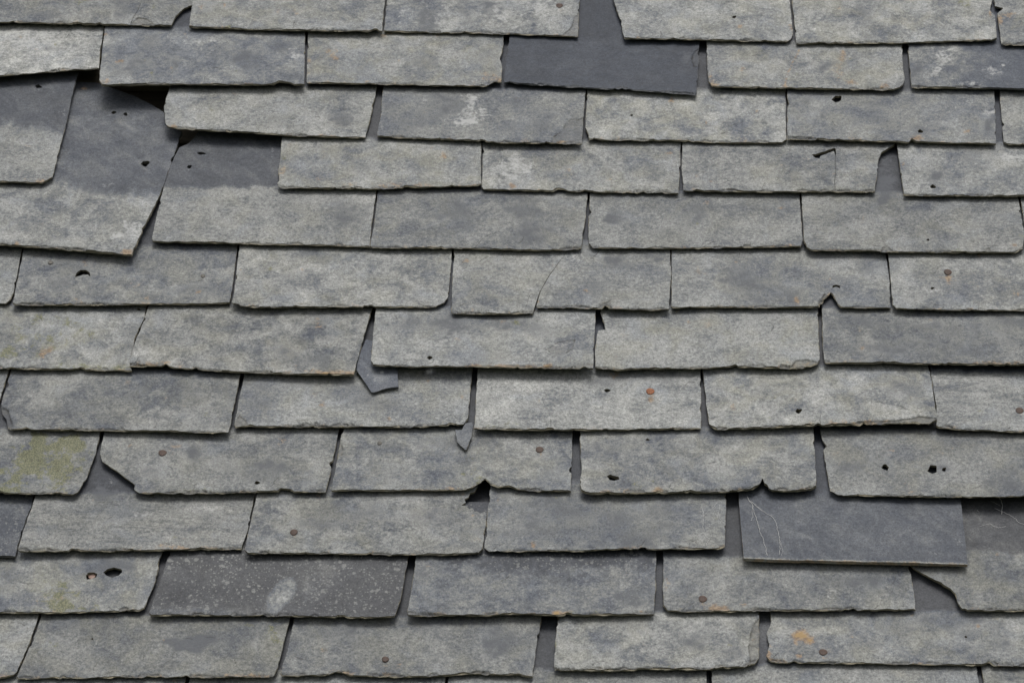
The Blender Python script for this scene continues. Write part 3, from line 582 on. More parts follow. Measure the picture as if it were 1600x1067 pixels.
S('L', [(1202, 960), (1204, 970), (1198, 990), (1202, 1008), (1197, 1024), (1202, 1032)], [(1210, 1034), (1300, 1035), (1442, 1037), (1560, 1039)], [(1622, 1040), (1606, 956)], w=.54, warm=.7, lift=(1, 1), holes=[(1509, 995, 2.2, 1.3)], nails=[(1286, 1019, 'n', 6)],
  label='slate with orange lichen near its left end and a brown nail head',
  feats=[('o', 1248, 991, 9, 8, 1.2), ('o', 1265, 999, 10, 5, .8), ('o', 1249, 1025, 6, 5, .7), ('y', 1297, 1020, 8, 8, .5), ('r', 1201, 1022, 7, 9, .8), ('y', 1525, 1010, 8, 22, .6), ('m', 1247, 972, 8, 8, .3), ('s', 1490, 965, 60, 14, .6), ('s', 1400, 985, 50, 14, .4), ('s', 1560, 1000, 30, 20, .5), ('y', 1380, 990, 8, 6, .3), ('p', 1310, 975, 16, 7, .3)])
# row M, mostly below the frame
for x0, x1, e0, e1, kw in ((-130, 292, -170, 268, dict(feats=[('r', 270, 1064, 40, 6, .4)], bare=18)), (297, 697, 274, 684, dict(bare=8)), (701, 1104, 689, 1103, dict(bare=9)), (1112, 1527, 1112, 1545, dict(feats=[('y', 1410, 1052, 14, 6, .6)], bare=20)), (1535, 1960, 1554, 1990, dict(bare=20))):
    S('M', [(x0, 1056), (e0, 1153)], [(e0 + 4, 1156), ((e0 + e1) / 2, 1155)], [(e1, 1155), (x1, 1050)], w=.6, warm=.6, **kw)

# carry the courses on beyond the frame
rg = random.Random(77)
def fill(row, x_from, x_to, skip=()):
    yb = Y_ROW[row]
    k = 1 + (yb - 533) / 5033.0
    pitch = 345 * k
    up = yb - 95 * k
    def tx(x):
        return 1000 + (x - 1000) * (up + 4500) / (yb + 4500)
    x = x_from
    while x < x_to - 40:
        w = min(pitch * rg.uniform(.97, 1.03), max(pitch * .6, x_to - x))
        g = rg.uniform(2, 6)
        sl = .008 * (800 - x) / 800.0
        S(row, [(tx(x + g), up), (x + g, yb - 2)], [(x + g + 4, yb + rg.uniform(-1, 2)), (x + w * .5, yb)], [(x + w, yb + rg.uniform(-2, 2)), (tx(x + w), up)], w=rg.uniform(.52, .66), warm=rg.uniform(.3, .7))
        x += w
LEFT, RIGHT = -430, 2040
ext = {}
for s in SL:
    pts = s['left'] + s['bot'] + s['right']
    b = [p[0] for p in pts if p[1] > Y_ROW[s['row']] - 60]
    e = ext.setdefault(s['row'], [1e9, -1e9])
    e[0] = min(e[0], min(b)); e[1] = max(e[1], max(b))
for row in ROWS:
    st = {'Y': -60, 'Z': 105, 'N': 40, 'O': 220}
    if row in ext:
        l, r = ext[row]
        if row == 'C':
            l = -140
        k = 1 + (Y_ROW[row] - 533) / 5033.0
        x = l
        while x > LEFT + 60:
            fill(row, x - 345 * k, x - 2)
            x -= 345 * k
        x = r + 3 if row != 'J' else 1900
        fill(row, x, RIGHT) if x < RIGHT - 60 else None
    else:
        fill(row, LEFT - st[row] * .5, RIGHT)

# ------------------------------------------------------------------ loose broken bits take part in the stacking too
S('H', [(572, 530), (560, 556), (557, 578)], [(580, 612), (583, 613), (602, 607)], [(623, 605), (621, 577), (612, 552)], top=[(600, 538)], free=True, on='H', w=.15, warm=0., t=3.2, ew=.1, ledge=.4, shard=True, seq=1,
  label='larger dark five sided slate shard poking out below a slate edge', feats=[('p', 588, 592, 9, 7, .7), ('p', 612, 590, 5, 6, .6), ('p', 577, 585, 5, 4, .5), ('p', 597, 580, 4, 4, .6), ('w', 590, 590, 22, 16, .12)])
S('I', [(722, 671), (711, 672), (714, 690)], [(727, 703), (729, 702), (731, 698)], [(737, 682), (739, 666), (738, 660)], top=[(727, 661)], free=True, on='I', w=.34, warm=.1, t=2.6, ew=.3, ledge=.4, shard=True, seq=1,
  label='small pointed grey slate shard hanging in the joint between two slates', feats=[])

# ------------------------------------------------------------------ settle: every slate rests on what lies below it
order = {r: i for i, r in enumerate(reversed(ROWS))}
for i, s in enumerate(SL):
    s['idx'] = i
    s['rng'] = random.Random(1000 + i * 7)
SL.sort(key=lambda s: (order[s['row']], s.get('seq', 0), 1 if s.get('below') else 0, s['idx']))
LEN = 0.335
SLOPE = 0.0425

def plane(s, dl, dr):
    """c0, cu, cv of the top face for lifts dl, dr (metres) at the two lower corners"""
    (uL, uR, vb) = s['base']
    cu = (dr - dl) / max(uR - uL, 1e-6) if not s.get('free') else 0.0
    lift = 0.5 * (dl + dr)
    um = 0.5 * (uL + uR)
    cv = -SLOPE - (0 if s.get('free') else lift / LEN)
    return (lift - cu * um - cv * vb, cu, cv)

def outline(s, pl):
    bot = s.get('botx', s['bot'])
    chain = [(p, 'l') for p in s['left']] + [(p, 'b') for p in bot] + [(p, 'r') for p in s['right']]
    out = []
    for (x, y), kd in chain:
        u, v = hit(x, y, *pl)
        out.append((u, v, kd))
    if 'top' in s:
        for x, y in s['top']:
            u, v = hit(x, y, *pl)
            out.append((u, v, 't'))
    else:
        L = hit(*s['left'][-1], *pl); Rr = hit(*s['right'][0], *pl)
        du, dv = Rr[0] - L[0], Rr[1] - L[1]
        m = math.hypot(du, dv)
        pu, pv = -dv / m, du / m
        vb = 0.5 * (L[1] + Rr[1])
        a, b = out[-1], out[0]
        ka = max(0.01, vb + LEN - a[1]); kb = max(0.01, vb + LEN - b[1])
        out.append((a[0] + pu * ka, a[1] + pv * ka, 't'))
        out.append((b[0] + pu * kb, b[1] + pv * kb, 't'))
    return out

done = []
for s in SL:
    r = s['rng']
    s['t'] = s.get('t', r.uniform(3.2, 4.5)) / 1000.0
    (x0, y0), (x1, y1) = s['left'][-1], s['right'][0]
    if s.get('free'):
        x0, y0 = s['bot'][0]; x1, y1 = s['bot'][-1]
    pl0 = None
    A = hit(x0, y0, 0, 0, 0); B = hit(x1, y1, 0, 0, 0)
    s['base'] = (A[0], B[0], 0.5 * (A[1] + B[1]))
    vb = s['base'][2]
    pl = plane(s, 0, 0)
    ol = outline(s, pl)
    poly = [(p[0], p[1]) for p in ol]
    us = [p[0] for p in poly]; vs_ = [p[1] for p in poly]
    gu, gv = np.meshgrid(np.linspace(min(us), max(us), 40), np.linspace(min(vs_), max(vs_), 40))
    gu, gv = gu.ravel(), gv.ravel()
    ok = inside(gu, gv, poly)
    gu, gv = gu[ok], gv[ok]
    # add points along the bottom
    bu = np.array([p[0] for p in ol if p[2] in 'b']); bv = np.array([p[1] for p in ol if p[2] in 'b']) + 0.002
    gu = np.concatenate([gu, bu]); gv = np.concatenate([gv, bv])
    rel = gv - vb
    keep = rel < LEN * (0.62 if s.get("loose") else 0.40)
    gu, gv, rel = gu[keep], gv[keep], rel[keep]
    need = 0.0 if not s.get('free') else -1.0
    for q in done:
        if q['row'] == s['row'] and not (s.get('below') and s['below'] == q.get('tag')) and not s.get('free'):
            if not q.get('free'):
                continue
        if abs(order[q['row']] - order[s['row']]) > 2:
            continue
        if q.get('free') and q is s:
            continue
        insd = inside(gu, gv, q['poly'])
        if s.get('below') and q['row'] == s['row'] and s['below'] == q.get('tag'):
            insd &= dist_to(gu, gv, q['poly']) > 0.004
        if not insd.any():
            continue
        c = q['plane']
        nq = c[0] + c[1] * gu[insd] + c[2] * gv[insd]
        f = 1.0 if s.get('free') else (1 - rel[insd] / LEN)
        req = (nq + 0.0009 + s['t'] + SLOPE * rel[insd]) / f
        need = max(need, float(req.max()))
    if s.get('free') and need < 0:
        need = 0.0
    need = min(need, 0.022) if not s.get('free') else need
    el, er = s.get('lift', (r.uniform(0, 1.6), r.uniform(0, 1.6)))
    if s.get('free'):
        el = er = 0.2
    s['plane'] = plane(s, need + (el + 2.3) / 1000.0, need + (er + 2.3) / 1000.0)
    if s.get('planeof'):
        s['plane'] = [q for q in done if q.get('tag') == s['planeof']][0]['plane']
    s['ol'] = outline(s, s['plane'])
    s['poly'] = [(p[0], p[1]) for p in s['ol']]
    s['need'] = need
    done.append(s)

# ------------------------------------------------------------------ building one slate
def fb(u, v, w, sc):
    return noise.noise(Vector((u * sc, v * sc, w)))

def densify(pts, kinds, step):
    P, K = [], []
    n = len(pts)
    for i in range(n):
        a, b = pts[i], pts[(i + 1) % n]
        ka, kb = kinds[i], kinds[(i + 1) % n]
        kd = ka if ka == kb else ('b' if 'b' in (ka, kb) and 't' not in (ka, kb) else ('t' if ka == 't' or kb == 't' else kb))
        if {ka, kb} == {'l', 'b'} or {ka, kb} == {'r', 'b'}:
            kd = 'b' if abs(b[0] - a[0]) > abs(b[1] - a[1]) else ('l' if 'l' in (ka, kb) else 'r')
        d = math.hypot(b[0] - a[0], b[1] - a[1])
        st = step if kd != 't' else 0.02
        m = max(1, int(round(d / st)))
        for k in range(m):
            t = k / m
            P.append((a[0] + (b[0] - a[0]) * t, a[1] + (b[1] - a[1]) * t))
            K.append(kd)
    return P, K

def normals2d(P):
    A = np.array(P)
    d = np.roll(A, -2, 0) - np.roll(A, 2, 0)
    L = np.hypot(d[:, 0], d[:, 1]); L[L == 0] = 1
    return np.stack([d[:, 1] / L, -d[:, 0] / L], 1)      # outward when counter-clockwise

FE = {}
def feature(s, x, y):
    """wear of the stone at photo positions x, y (arrays): weather, rust, moss, pale, spots, stain"""
    n = len(x)
    we = np.full(n, s.get('w', .6)); ru = np.zeros(n); mo = np.zeros(n); pa = np.zeros(n); sp_ = np.full(n, s.get('spots', 0.0)); st = np.zeros(n)
    if 'clean' not in s and not s.get('shard'):
        (ax, ay), (bx, by) = s['left'][0], s['right'][-1]
        lim = ay + (by - ay) * (x - ax) / (bx - ax) - s.get('bare', 5.0)
        wob = np.array([noise.noise(Vector((a * .06, b * .06, s['idx']))) for a, b in zip(x, y)]) * 3.0
        f = np.clip((lim + 1.0 + wob - y) / 6.0 + .5, 0, 1)
        bn = np.array([noise.noise(Vector((a * .05, b * .07, s['idx'] + 40))) for a, b in zip(x, y)])
        we = we * (1 - f) + np.minimum(we, s.get('barew', 0.05) + .10 * np.clip(bn + .1, 0, 1)) * f  # covered stone stays bare, darkened further to stand for shade in the gaps
        st += .35 * np.clip(-bn, 0, 1) * f
    if 'clean' in s:
        cx = [p[0] for p in s['clean']]; cy = [p[1] for p in s['clean']]
        lim = np.interp(x, cx, cy)
        soft = s.get('cleansoft', 5.0)
        wob = np.array([(noise.noise(Vector((a * .04, b * .05, s['idx']))) + .7 * noise.noise(Vector((a * .13, b * .16, s['idx'])))) for a, b in zip(x, y)]) * soft * 1.3
        f = np.clip((lim + wob - y) / soft * .5 + .5, 0, 1)
        f = f * f * (3 - 2 * f)
        we = we * (1 - f) + s.get('barew', 0.17) * f
    fl = list(s.get('feats', ()))
    for nx, ny, kd, rad in s.get('nails', ()):
        if kd != 'g':
            fl.append(('r', nx + 1, ny + 9, 2.5, 7, .4)); fl.append(('r', nx, ny, 7, 5, .35))
    for h in s.get('holes', ()):
        hx, hy = (h[0], h[1]) if isinstance(h, tuple) else (sum(p[0] for p in h) / len(h), sum(p[1] for p in h) / len(h))
        fl.append(('p', hx + 2, hy + 4, 9, 4, .45)); fl.append(('s', hx, hy - 3, 12, 6, .35))
    r = random.Random(s['idx'] * 13 + 5)
    x0_, y0_ = x, y
    wx = np.array([noise.noise(Vector((a * .045, b * .07, 3.3 + s['idx']))) + .6 * noise.noise(Vector((a * .13, b * .2, 8.3))) for a, b in zip(x0_, y0_)])
    wy = np.array([noise.noise(Vector((a * .045, b * .07, 6.7 + s['idx']))) + .6 * noise.noise(Vector((a * .13, b * .2, 1.9))) for a, b in zip(x0_, y0_)])
    if s.get('w', .6) > .4 and not s.get('shard'):
        pts = s['left'] + s['bot'] + s['right']
        xa, xb = min(p[0] for p in pts), max(p[0] for p in pts)
        ya, yb = min(p[1] for p in pts), max(p[1] for p in pts)
        for _ in range(4):
            fl.append((r.choice('sspp'), r.uniform(xa, xb), r.uniform(ya, yb), r.uniform(8, 34), r.uniform(5, 14), r.uniform(.15, .45)))
        for _ in range(11):
            fl.append((r.choice('yymr'), r.uniform(xa, xb), r.uniform(ya, yb), r.uniform(2, 7), r.uniform(2, 5), r.uniform(.35, .9)))
    for kd, fx, fy, rx, ry, a in fl:
        x, y = x0_ + wx * rx * .9, y0_ + wy * ry * .9
        q = ((x - fx) / rx) ** 2 + ((y - fy) / ry) ** 2
        g = np.exp(-q * 0.8)
        if kd == 'p': pa += a * g
        elif kd == 's': st += a * g
        elif kd == 'm': mo += a * g
        elif kd == 'r': ru += a * g
        elif kd == 'y': ru += .5 * a * g; mo += .35 * a * g
        elif kd == 'o': ru += 1.5 * a * g; mo += .2 * a * g
        elif kd == 'w': we += a * g
        elif kd == 'c': we -= a * g * .5
        elif kd == 'b':
            ca, sa = math.cos(.9), math.sin(.9)
            x, y = x0_ + wx * 3, y0_ + wy * 2
            X, Y = (x - fx) * ca + (y - fy) * -sa, (x - fx) * sa + (y - fy) * ca
            g = np.clip(1.3 - np.sqrt((X / 27) ** 2 + (Y / 14) ** 2), 0, .4) * 2.5
            we += .46 * a * g; pa += .42 * a * g
    x, y = x0_, y0_
    for pl_, a in s.get('rcracks', ()):
        g = np.clip(1 - dist_to(x, y, pl_, False) / 2.5, 0, 1)
        ru += a * g
    return [np.clip(v, 0, 1.4) for v in (we, ru, mo, pa, sp_, st)]

def build_slate(s):
    r = s['rng']
    c0, cu, cv = s['plane']
    seed = s['idx'] * 3.7
    pts = [(p[0], p[1]) for p in s['ol']]
    kinds = [p[2] for p in s['ol']]
    P, K = densify(pts, kinds, 0.0026)
    N = normals2d(P)
    led = s.get('ledge', 1.0)
    base = []
    for (u, v), nn, kd in zip(P, N, K):
        am = {'l': 0.50, 'r': 0.50, 'b': 0.55, 't': 0.3}[kd] * (0.4 if led < .3 else 1)
        sk = s.get('leftk', 1.0) if kd == 'l' else (s.get('rightk', 1.0) if kd == 'r' else 1.0)
        am *= sk
        d = am * (fb(u, v, seed, 70) * 1.1 + fb(u, v, seed + 9, 260) * .8)
        chip = fb(u, v, seed + 3, 65) + .35 * fb(u, v, seed + 4, 200)
        if chip > .36:
            d -= (chip - .36) * (9.0 if kd == 'b' else 5.5) * sk * (led if kd != 't' else .2)
        base.append((u + nn[0] * d * .001, v + nn[1] * d * .001))
    N = normals2d(base)
    def ring(amount_lo, amount_hi, sd, sc):
        out = []
        for (u, v), nn, kd in zip(base, N, K):
            k = {'b': 1.0, 'l': .4 * s.get('leftk', 1.0), 'r': .4 * s.get('rightk', 1.0), 't': .1}[kd] * led
            x = .5 + .5 * max(-1, min(1, 1.5 * fb(u, v, seed + sd, sc) + .6 * fb(u, v, seed + sd + 1, sc * 3.1)))
            o = (amount_lo + (amount_hi - amount_lo) * x) * k * .001
            out.append((u + nn[0] * o, v + nn[1] * o))
        return out
    t = s['t']
    r0 = ring(-2.2, 0.2, 20, 75)
    r1 = ring(-1.8, 0.7, 30, 75)
    r2 = ring(-3.6, -0.6, 40, 60)
    # holes
    hp = []
    for h in s.get('holes', ()):
        if isinstance(h, tuple):
            rr = random.Random(int(h[0] * 3 + h[1]))
            m = 16
            ph = rr.uniform(0, 6)
            pg = [(h[0] + h[2] * 1.15 * math.cos(6.2832 * k / m) * (1 + .22 * math.sin(2 * 6.28 * k / m + ph) + rr.uniform(-.1, .1)),
                   h[1] + h[3] * 1.15 * math.sin(6.2832 * k / m) * (1 + .22 * math.sin(3 * 6.28 * k / m + ph) + rr.uniform(-.1, .1))) for k in range(m)]
        else:
            rr = random.Random(int(h[0][0]))
            pg = []
            for i in range(len(h)):
                a, b = h[i], h[(i + 1) % len(h)]
                d = math.hypot(b[0] - a[0], b[1] - a[1])
                m = max(1, int(d / 1.8))
                for k in range(m):
                    j = 0.35 if k else 0.1
                    pg.append((a[0] + (b[0] - a[0]) * k / m + rr.uniform(-j, j), a[1] + (b[1] - a[1]) * k / m + rr.uniform(-j, j)))
        hp.append([hit(x, y, c0, cu, cv) for x, y in pg])
    for pl_, wd in s.get('cracks', ()):
        rr = random.Random(int(pl_[0][0]))
        q = []
        for i in range(len(pl_) - 1):
            a, b = pl_[i], pl_[i + 1]
            m = max(1, int(math.hypot(b[0] - a[0], b[1] - a[1]) / 3))
            for k in range(m):
                q.append((a[0] + (b[0] - a[0]) * k / m + rr.uniform(-.5, .5), a[1] + (b[1] - a[1]) * k / m + rr.uniform(-.3, .3)))
        q.append(pl_[-1])
        n = len(q)
        # stop the slit just inside the edge so that it stays one hole
        lft = [(x - wd * .5 * (.45 + .55 * i / n), y) for i, (x, y) in enumerate(q)]
        rgt = [(x + wd * .5 * (.45 + .55 * i / n), y) for i, (x, y) in enumerate(q)]
        pg = [p for p in lft + rgt[::-1]]
        w3 = [hit(x, y, c0, cu, cv) for x, y in pg]
        ins = inside(np.array([p[0] for p in w3]), np.array([p[1] for p in w3]), r0) & (dist_to(np.array([p[0] for p in w3]), np.array([p[1] for p in w3]), r0) > .0012)
        w3 = [p for p, k in zip(w3, ins) if k]
        if len(w3) > 5:
            hp.append(w3)
    # scars
    scars = []
    for pg, dep in s.get('scars', ()):
        w3 = [hit(x, y, c0, cu, cv) for x, y in pg]
        dn, _ = densify(w3, ['b'] * len(w3), 0.003)
        dn = [(u + .0007 * fb(u, v, seed + 50, 150), v + .0007 * fb(u, v, seed + 51, 150)) for u, v in dn]
        scars.append((dn, dep * .001))
    # chance flakes off the lower edge
    bi = [i for i, k in enumerate(K) if k == 'b']
    if len(bi) > 30 and led > .3:
        for _ in range(r.randint(6, 11)):
            i = r.choice(bi)
            (u, v), nn = base[i], N[i]
            w_, h_ = r.uniform(.004, .020), r.uniform(.0015, .0055)
            tu, tv = -nn[1], nn[0]
            m = 11
            dn = []
            for k in range(m):
                th = math.pi * k / (m - 1)
                j = r.uniform(.8, 1.2)
                a, b = math.cos(th) * w_ * j, -math.sin(th) * h_ * j
                dn.append((u + tu * a + nn[0] * b, v + tv * a + nn[1] * b))
            dn.append((u - tu * w_ + nn[0] * .004, v - tv * w_ + nn[1] * .004))
            dn.append((u + tu * w_ + nn[0] * .004, v + tv * w_ + nn[1] * .004))
            scars.append((dn, r.uniform(.5, 1.4) * .001))
    # hairlines
    lines = []
    for pg in s.get('lines', ()):
        lines.append([hit(x, y, c0, cu, cv) for x, y in pg])
    nfixed = len(lines)
    if s.get('w', .6) > .3 and not s.get('shard'):
        xs = [p[0] for p in s['left'] + s['right']]; ys = [p[1] for p in s['left'] + s['bot'] + s['right']]
        for _ in range(r.randint(3, 7)):
            x, y = r.uniform(min(xs), max(xs)), r.uniform(min(ys) + 12, max(ys))
            if r.random() < .55:
                y = max(ys) - r.uniform(2, 16)
            a = r.uniform(-.9, .5) if r.random() < .7 else r.uniform(-1.6, 1.6)
            q = [(x, y)]
            for _k in range(r.randint(2, 6)):
                a += r.uniform(-.5, .5)
                x += 3.5 * math.cos(a); y += 2.5 * math.sin(a)
                q.append((x, y))
            lines.append([hit(x_, y_, c0, cu, cv) for x_, y_ in q])
    ltags = []
    for q in lines:
        dn = []
        for i in range(len(q) - 1):
            a, b = q[i], q[i + 1]
            m = max(1, int(math.hypot(b[0] - a[0], b[1] - a[1]) / .0018))
            for k in range(m):
                dn.append((a[0] + (b[0] - a[0]) * k / m + r.uniform(-.0004, .0004), a[1] + (b[1] - a[1]) * k / m + r.uniform(-.0004, .0004)))
        dn.append(q[-1])
        ltags.append(dn)
    # interior points
    us = [p[0] for p in r0]; vv = [p[1] for p in r0]
    vb = s['base'][2]
    vis = max(hit(x, y, c0, cu, cv)[1] for x, y in (s['left'] + s['right'] + s.get('top', []))) + .012
    h = 0.0030
    gu, gv = np.meshgrid(np.arange(min(us), max(us), h), np.arange(min(vv), min(max(vv), vis), h * .9))
    gu = gu + (np.arange(gu.shape[0]) % 2)[:, None] * h * .5
    rs = np.random.RandomState(s['idx'])
    gu = (gu + rs.uniform(-1, 1, gu.shape) * h * .22).ravel(); gv = (gv + rs.uniform(-1, 1, gv.shape) * h * .22).ravel()
    # skip what is well outside the frame
    px, py = project(np.stack([gu, gv, c0 + cu * gu + cv * gv], 1))
    thin = ((px < -60) | (px > 1660) | (py < -60) | (py > 1127)) & (rs.uniform(0, 1, gu.shape) > .08)
    gu, gv = gu[~thin], gv[~thin]
    ok = inside(gu, gv, r0)
    gu, gv = gu[ok], gv[ok]
    near = np.array([(p[0], p[1]) for p in r0])
    ok = np.ones(len(gu), bool)
    dd = dist_to(gu, gv, [tuple(p) for p in near[::2]])
    ok &= dd > .0018
    for q in hp:
        ok &= ~inside(gu, gv, q)
        ok &= dist_to(gu, gv, q) > .0012
    extra = []
    for dn, dep in scars:
        nn = normals2d(dn)
        ar = sum(dn[i][0] * dn[(i + 1) % len(dn)][1] - dn[(i + 1) % len(dn)][0] * dn[i][1] for i in range(len(dn)))
        sg = 1 if ar > 0 else -1
        for (u, v), w in zip(dn, nn):
            extra.append((u + w[0] * .0003 * sg, v + w[1] * .0003 * sg))
            extra.append((u - w[0] * .0003 * sg, v - w[1] * .0003 * sg))
        ok &= dist_to(gu, gv, dn) > .0012
    for dn in ltags:
        ok &= dist_to(gu, gv, dn, False) > .0014
        n_ = len(dn)
        for i, (u, v) in enumerate(dn):
            a, b = dn[max(i - 1, 0)], dn[min(i + 1, n_ - 1)]
            d = math.hypot(b[0] - a[0], b[1] - a[1]) + 1e-9
            wx, wy = -(b[1] - a[1]) / d * .0007, (b[0] - a[0]) / d * .0007
            extra += [(u, v), (u + wx, v + wy), (u - wx, v - wy)]
    gu, gv = gu[ok], gv[ok]
    if extra:
        ex = np.array(extra)
        k = inside(ex[:, 0], ex[:, 1], r0) & (dist_to(ex[:, 0], ex[:, 1], r0) > .0004)
        for q in hp:
            k &= ~inside(ex[:, 0], ex[:, 1], q)
        ex = ex[k]
        gu = np.concatenate([gu, ex[:, 0]]); gv = np.concatenate([gv, ex[:, 1]])
    V2 = [Vector(p) for p in r0]
    E = [(i, (i + 1) % len(r0)) for i in range(len(r0))]
    nb = len(V2)
    hstart = []
    for q in hp:
        st = len(V2)
        hstart.append((st, len(q)))
        V2 += [Vector(p) for p in q]
        E += [(st + i, st + (i + 1) % len(q)) for i in range(len(q))]
    V2 += [Vector((a, b)) for a, b in zip(gu, gv)]
    ov, oe, of, orig, _, _ = delaunay_2d_cdt(V2, E, [], 4, 1e-7)
    U = np.array([p[0] for p in ov]); W = np.array([p[1] for p in ov])
    lookup = {}
    for i, l in enumerate(orig):
        for k in l:
            lookup.setdefault(k, i)
    # relief
    rel = np.zeros(len(U))
    flat = .35 if s.get('w', .6) < .25 else 1.0
    for i in range(len(U)):
        q = Vector((U[i] * 22, W[i] * 26, seed))
        rel[i] = .00055 * noise.noise(q) + .00030 * flat * noise.noise(q * 3.7) + .00016 * flat * noise.noise(q * 9.1)
        sx = noise.noise(Vector((U[i] * 11 + seed, W[i] * 16, seed + 5))) + .35 * noise.noise(Vector((U[i] * 55 + seed, W[i] * 70, seed + 6)))
        rel[i] += .00045 * (max(0, min(1, (sx - .12) * 14)) + max(0, min(1, (sx + .22) * 14)) - 1)
    cl = np.zeros(len(U))
    for dn, dep in scars:
        a = inside(U, W, dn)
        rel[a] = np.minimum(rel[a], 0) - dep
        cl[a] = np.maximum(cl[a], min(1.0, dep / .0012) * .75)
    shade_dirt = np.zeros(len(U))  # dark lines painted for shade and dirt at flake steps and hairlines
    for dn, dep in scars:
        shade_dirt = np.maximum(shade_dirt, (dist_to(U, W, dn) < .00045) * inside(U, W, dn) * r.uniform(.45, .9) * np.clip(.35 + 2.2 * np.array([fb(a, b, seed + 70, 110) for a, b in zip(U, W)]), 0, 1))
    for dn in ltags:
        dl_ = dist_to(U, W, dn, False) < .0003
        shade_dirt = np.maximum(shade_dirt, dl_ * (.85 if ltags.index(dn) < nfixed else .7))
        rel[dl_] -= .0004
    Z = c0 + cu * U + cv * W + np.maximum(rel, -0.7 * t)
    verts = [(U[i], W[i], Z[i]) for i in range(len(U))]
    faces = [list(f) for f in of]
    if hp:
        fu = np.array([sum(U[i] for i in f) / len(f) for f in faces]); fv = np.array([sum(W[i] for i in f) / len(f) for f in faces])
        bad = np.zeros(len(faces), bool)
        for q in hp:
            bad |= inside(fu, fv, q)
        faces = [f for f, b in zip(faces, bad) if not b]
    ntop = len(faces)
    nv_top = len(verts)
    edgev = np.zeros(len(U))
    # side walls
    rings = [[(u, v) for u, v in r0], r0, r1, r1, r2, r2]
    lo = [0.0, -.34 * t, -.36 * t, -.68 * t, -.70 * t, -t]
    idx = []
    zt = [Z[lookup[i]] for i in range(nb)]
    for k in range(6):
        st = len(verts)
        for i, (u, v) in enumerate(rings[k]):
            base_z = c0 + cu * u + cv * v
            if k == 0:
                z = zt[i]
            else:
                jz = .10 * t * fb(u, v, seed + 60 + (k // 2), 60)
                z = min(zt[i] - .0001 * k, base_z + lo[k] + (jz if k < 5 else 0))
            verts.append((u, v, z))
        idx.append(st)
    for k in range(5):
        a, b = idx[k], idx[k + 1]
        for i in range(nb):
            j = (i + 1) % nb
            faces.append([a + i, b + i, b + j, a + j])
    # hole walls
    for (st, m), q in zip(hstart, hp):
        a = len(verts)
        for i in range(m):
            z = Z[lookup[st + i]] if st + i in lookup else c0 + cu * q[i][0] + cv * q[i][1]
            verts.append((q[i][0], q[i][1], z))
        b = len(verts)
        for i in range(m):
            verts.append((q[i][0], q[i][1], c0 + cu * q[i][0] + cv * q[i][1] - t))
        for i in range(m):
            j = (i + 1) % m
            faces.append([a + i, a + j, b + j, b + i])
    # underside
    V3 = [Vector(p) for p in r2]
    E3 = [(i, (i + 1) % nb) for i in range(nb)]
    for q in hp:
        st = len(V3)
        V3 += [Vector(p) for p in q]
        E3 += [(st + i, st + (i + 1) % len(q)) for i in range(len(q))]
    bv, _, bf, _, _, _ = delaunay_2d_cdt(V3, E3, [], 4, 1e-7)
    a = len(verts)
    for p in bv:
        verts.append((p[0], p[1], c0 + cu * p[0] + cv * p[1] - t))
    fu = np.array([sum(bv[i][0] for i in f) / len(f) for f in bf]); fv = np.array([sum(bv[i][1] for i in f) / len(f) for f in bf])
    bad = np.zeros(len(bf), bool)
    for q in hp:
        bad |= inside(fu, fv, q)
    for f, b in zip(bf, bad):
        if not b:
            faces.append([a + i for i in reversed(f)])
    A = np.array(verts)
    cen = np.array([0.5 * (s['base'][0] + s['base'][1]), s['base'][2], c0 + cu * .5 * (s['base'][0] + s['base'][1]) + cv * s['base'][2]])
    name = 'slipped_slate' if s.get('loose') else ('slate_shard' if s.get('shard') else 'slate')
    me = bpy.data.meshes.new(name)
    me.from_pydata([tuple(p) for p in A - cen], [], faces)
    me.polygons.foreach_set('use_smooth', [i < ntop for i in range(len(faces))])
    # wear, plus the painted crack shade
    px, py = project(A.copy())
    we, ru, mo, pa, spt, sta = feature(s, px, py)
    ed = np.zeros(len(A))
    ed[nv_top:] = 1.0
    ew = s.get('ew')
    if ew is not None:
        we[nv_top:] = ew
    if s.get('tag') == 'J4':
        ed[nv_top:] = 0.0; we[nv_top:] = .85; ru[nv_top:] = .75; pa[nv_top:] = .3
    # a little bloom and brown lichen creep along the lower rim
    vis_n = nv_top
    dr = dist_to(A[:vis_n, 0], A[:vis_n, 1], [base[i] for i in bi] or base, False)
    sidep = [base[i] for i, k in enumerate(K) if k in 'lr']
    ds = dist_to(A[:vis_n, 0], A[:vis_n, 1], sidep[::2], False) if len(sidep) > 4 else np.full(vis_n, 1.0)
    nz = np.array([fb(a_u, a_v, seed + 80, 55) for a_u, a_v in A[:vis_n, :2]])
    rim = np.exp(-dr / .004) * np.clip(.45 + nz, 0, 1)
    if s.get('w', .6) > .4:
        rims = np.exp(-ds / .0035) * np.clip(.25 + nz, 0, 1)
        ru[:vis_n] += rim * .55 + rims * .35
        mo[:vis_n] += rim * .35 + rims * .25
    else:
        we[:vis_n] += rim * .10
    if s.get('tag') == 'J4':
        g = np.clip(1.6 - dr / .0022, 0, 1)
        we[:vis_n] += g * .6; ru[:vis_n] += g * .55
    we[:vis_n] = we[:vis_n] * (1 - cl * .45)
    ed[:vis_n] = np.clip(cl * .55, 0, .5)
    ru[vis_n:] *= (.5 if s.get('tag') != 'J4' else 1)
    mo[vis_n:] *= .4
    a1 = me.color_attributes.new('wear', 'FLOAT_COLOR', 'POINT')
    a1.data.foreach_set('color', np.stack([we, ru, mo, pa], 1).astype(np.float32).ravel())
    a2 = me.color_attributes.new('wear_shade', 'FLOAT_COLOR', 'POINT')
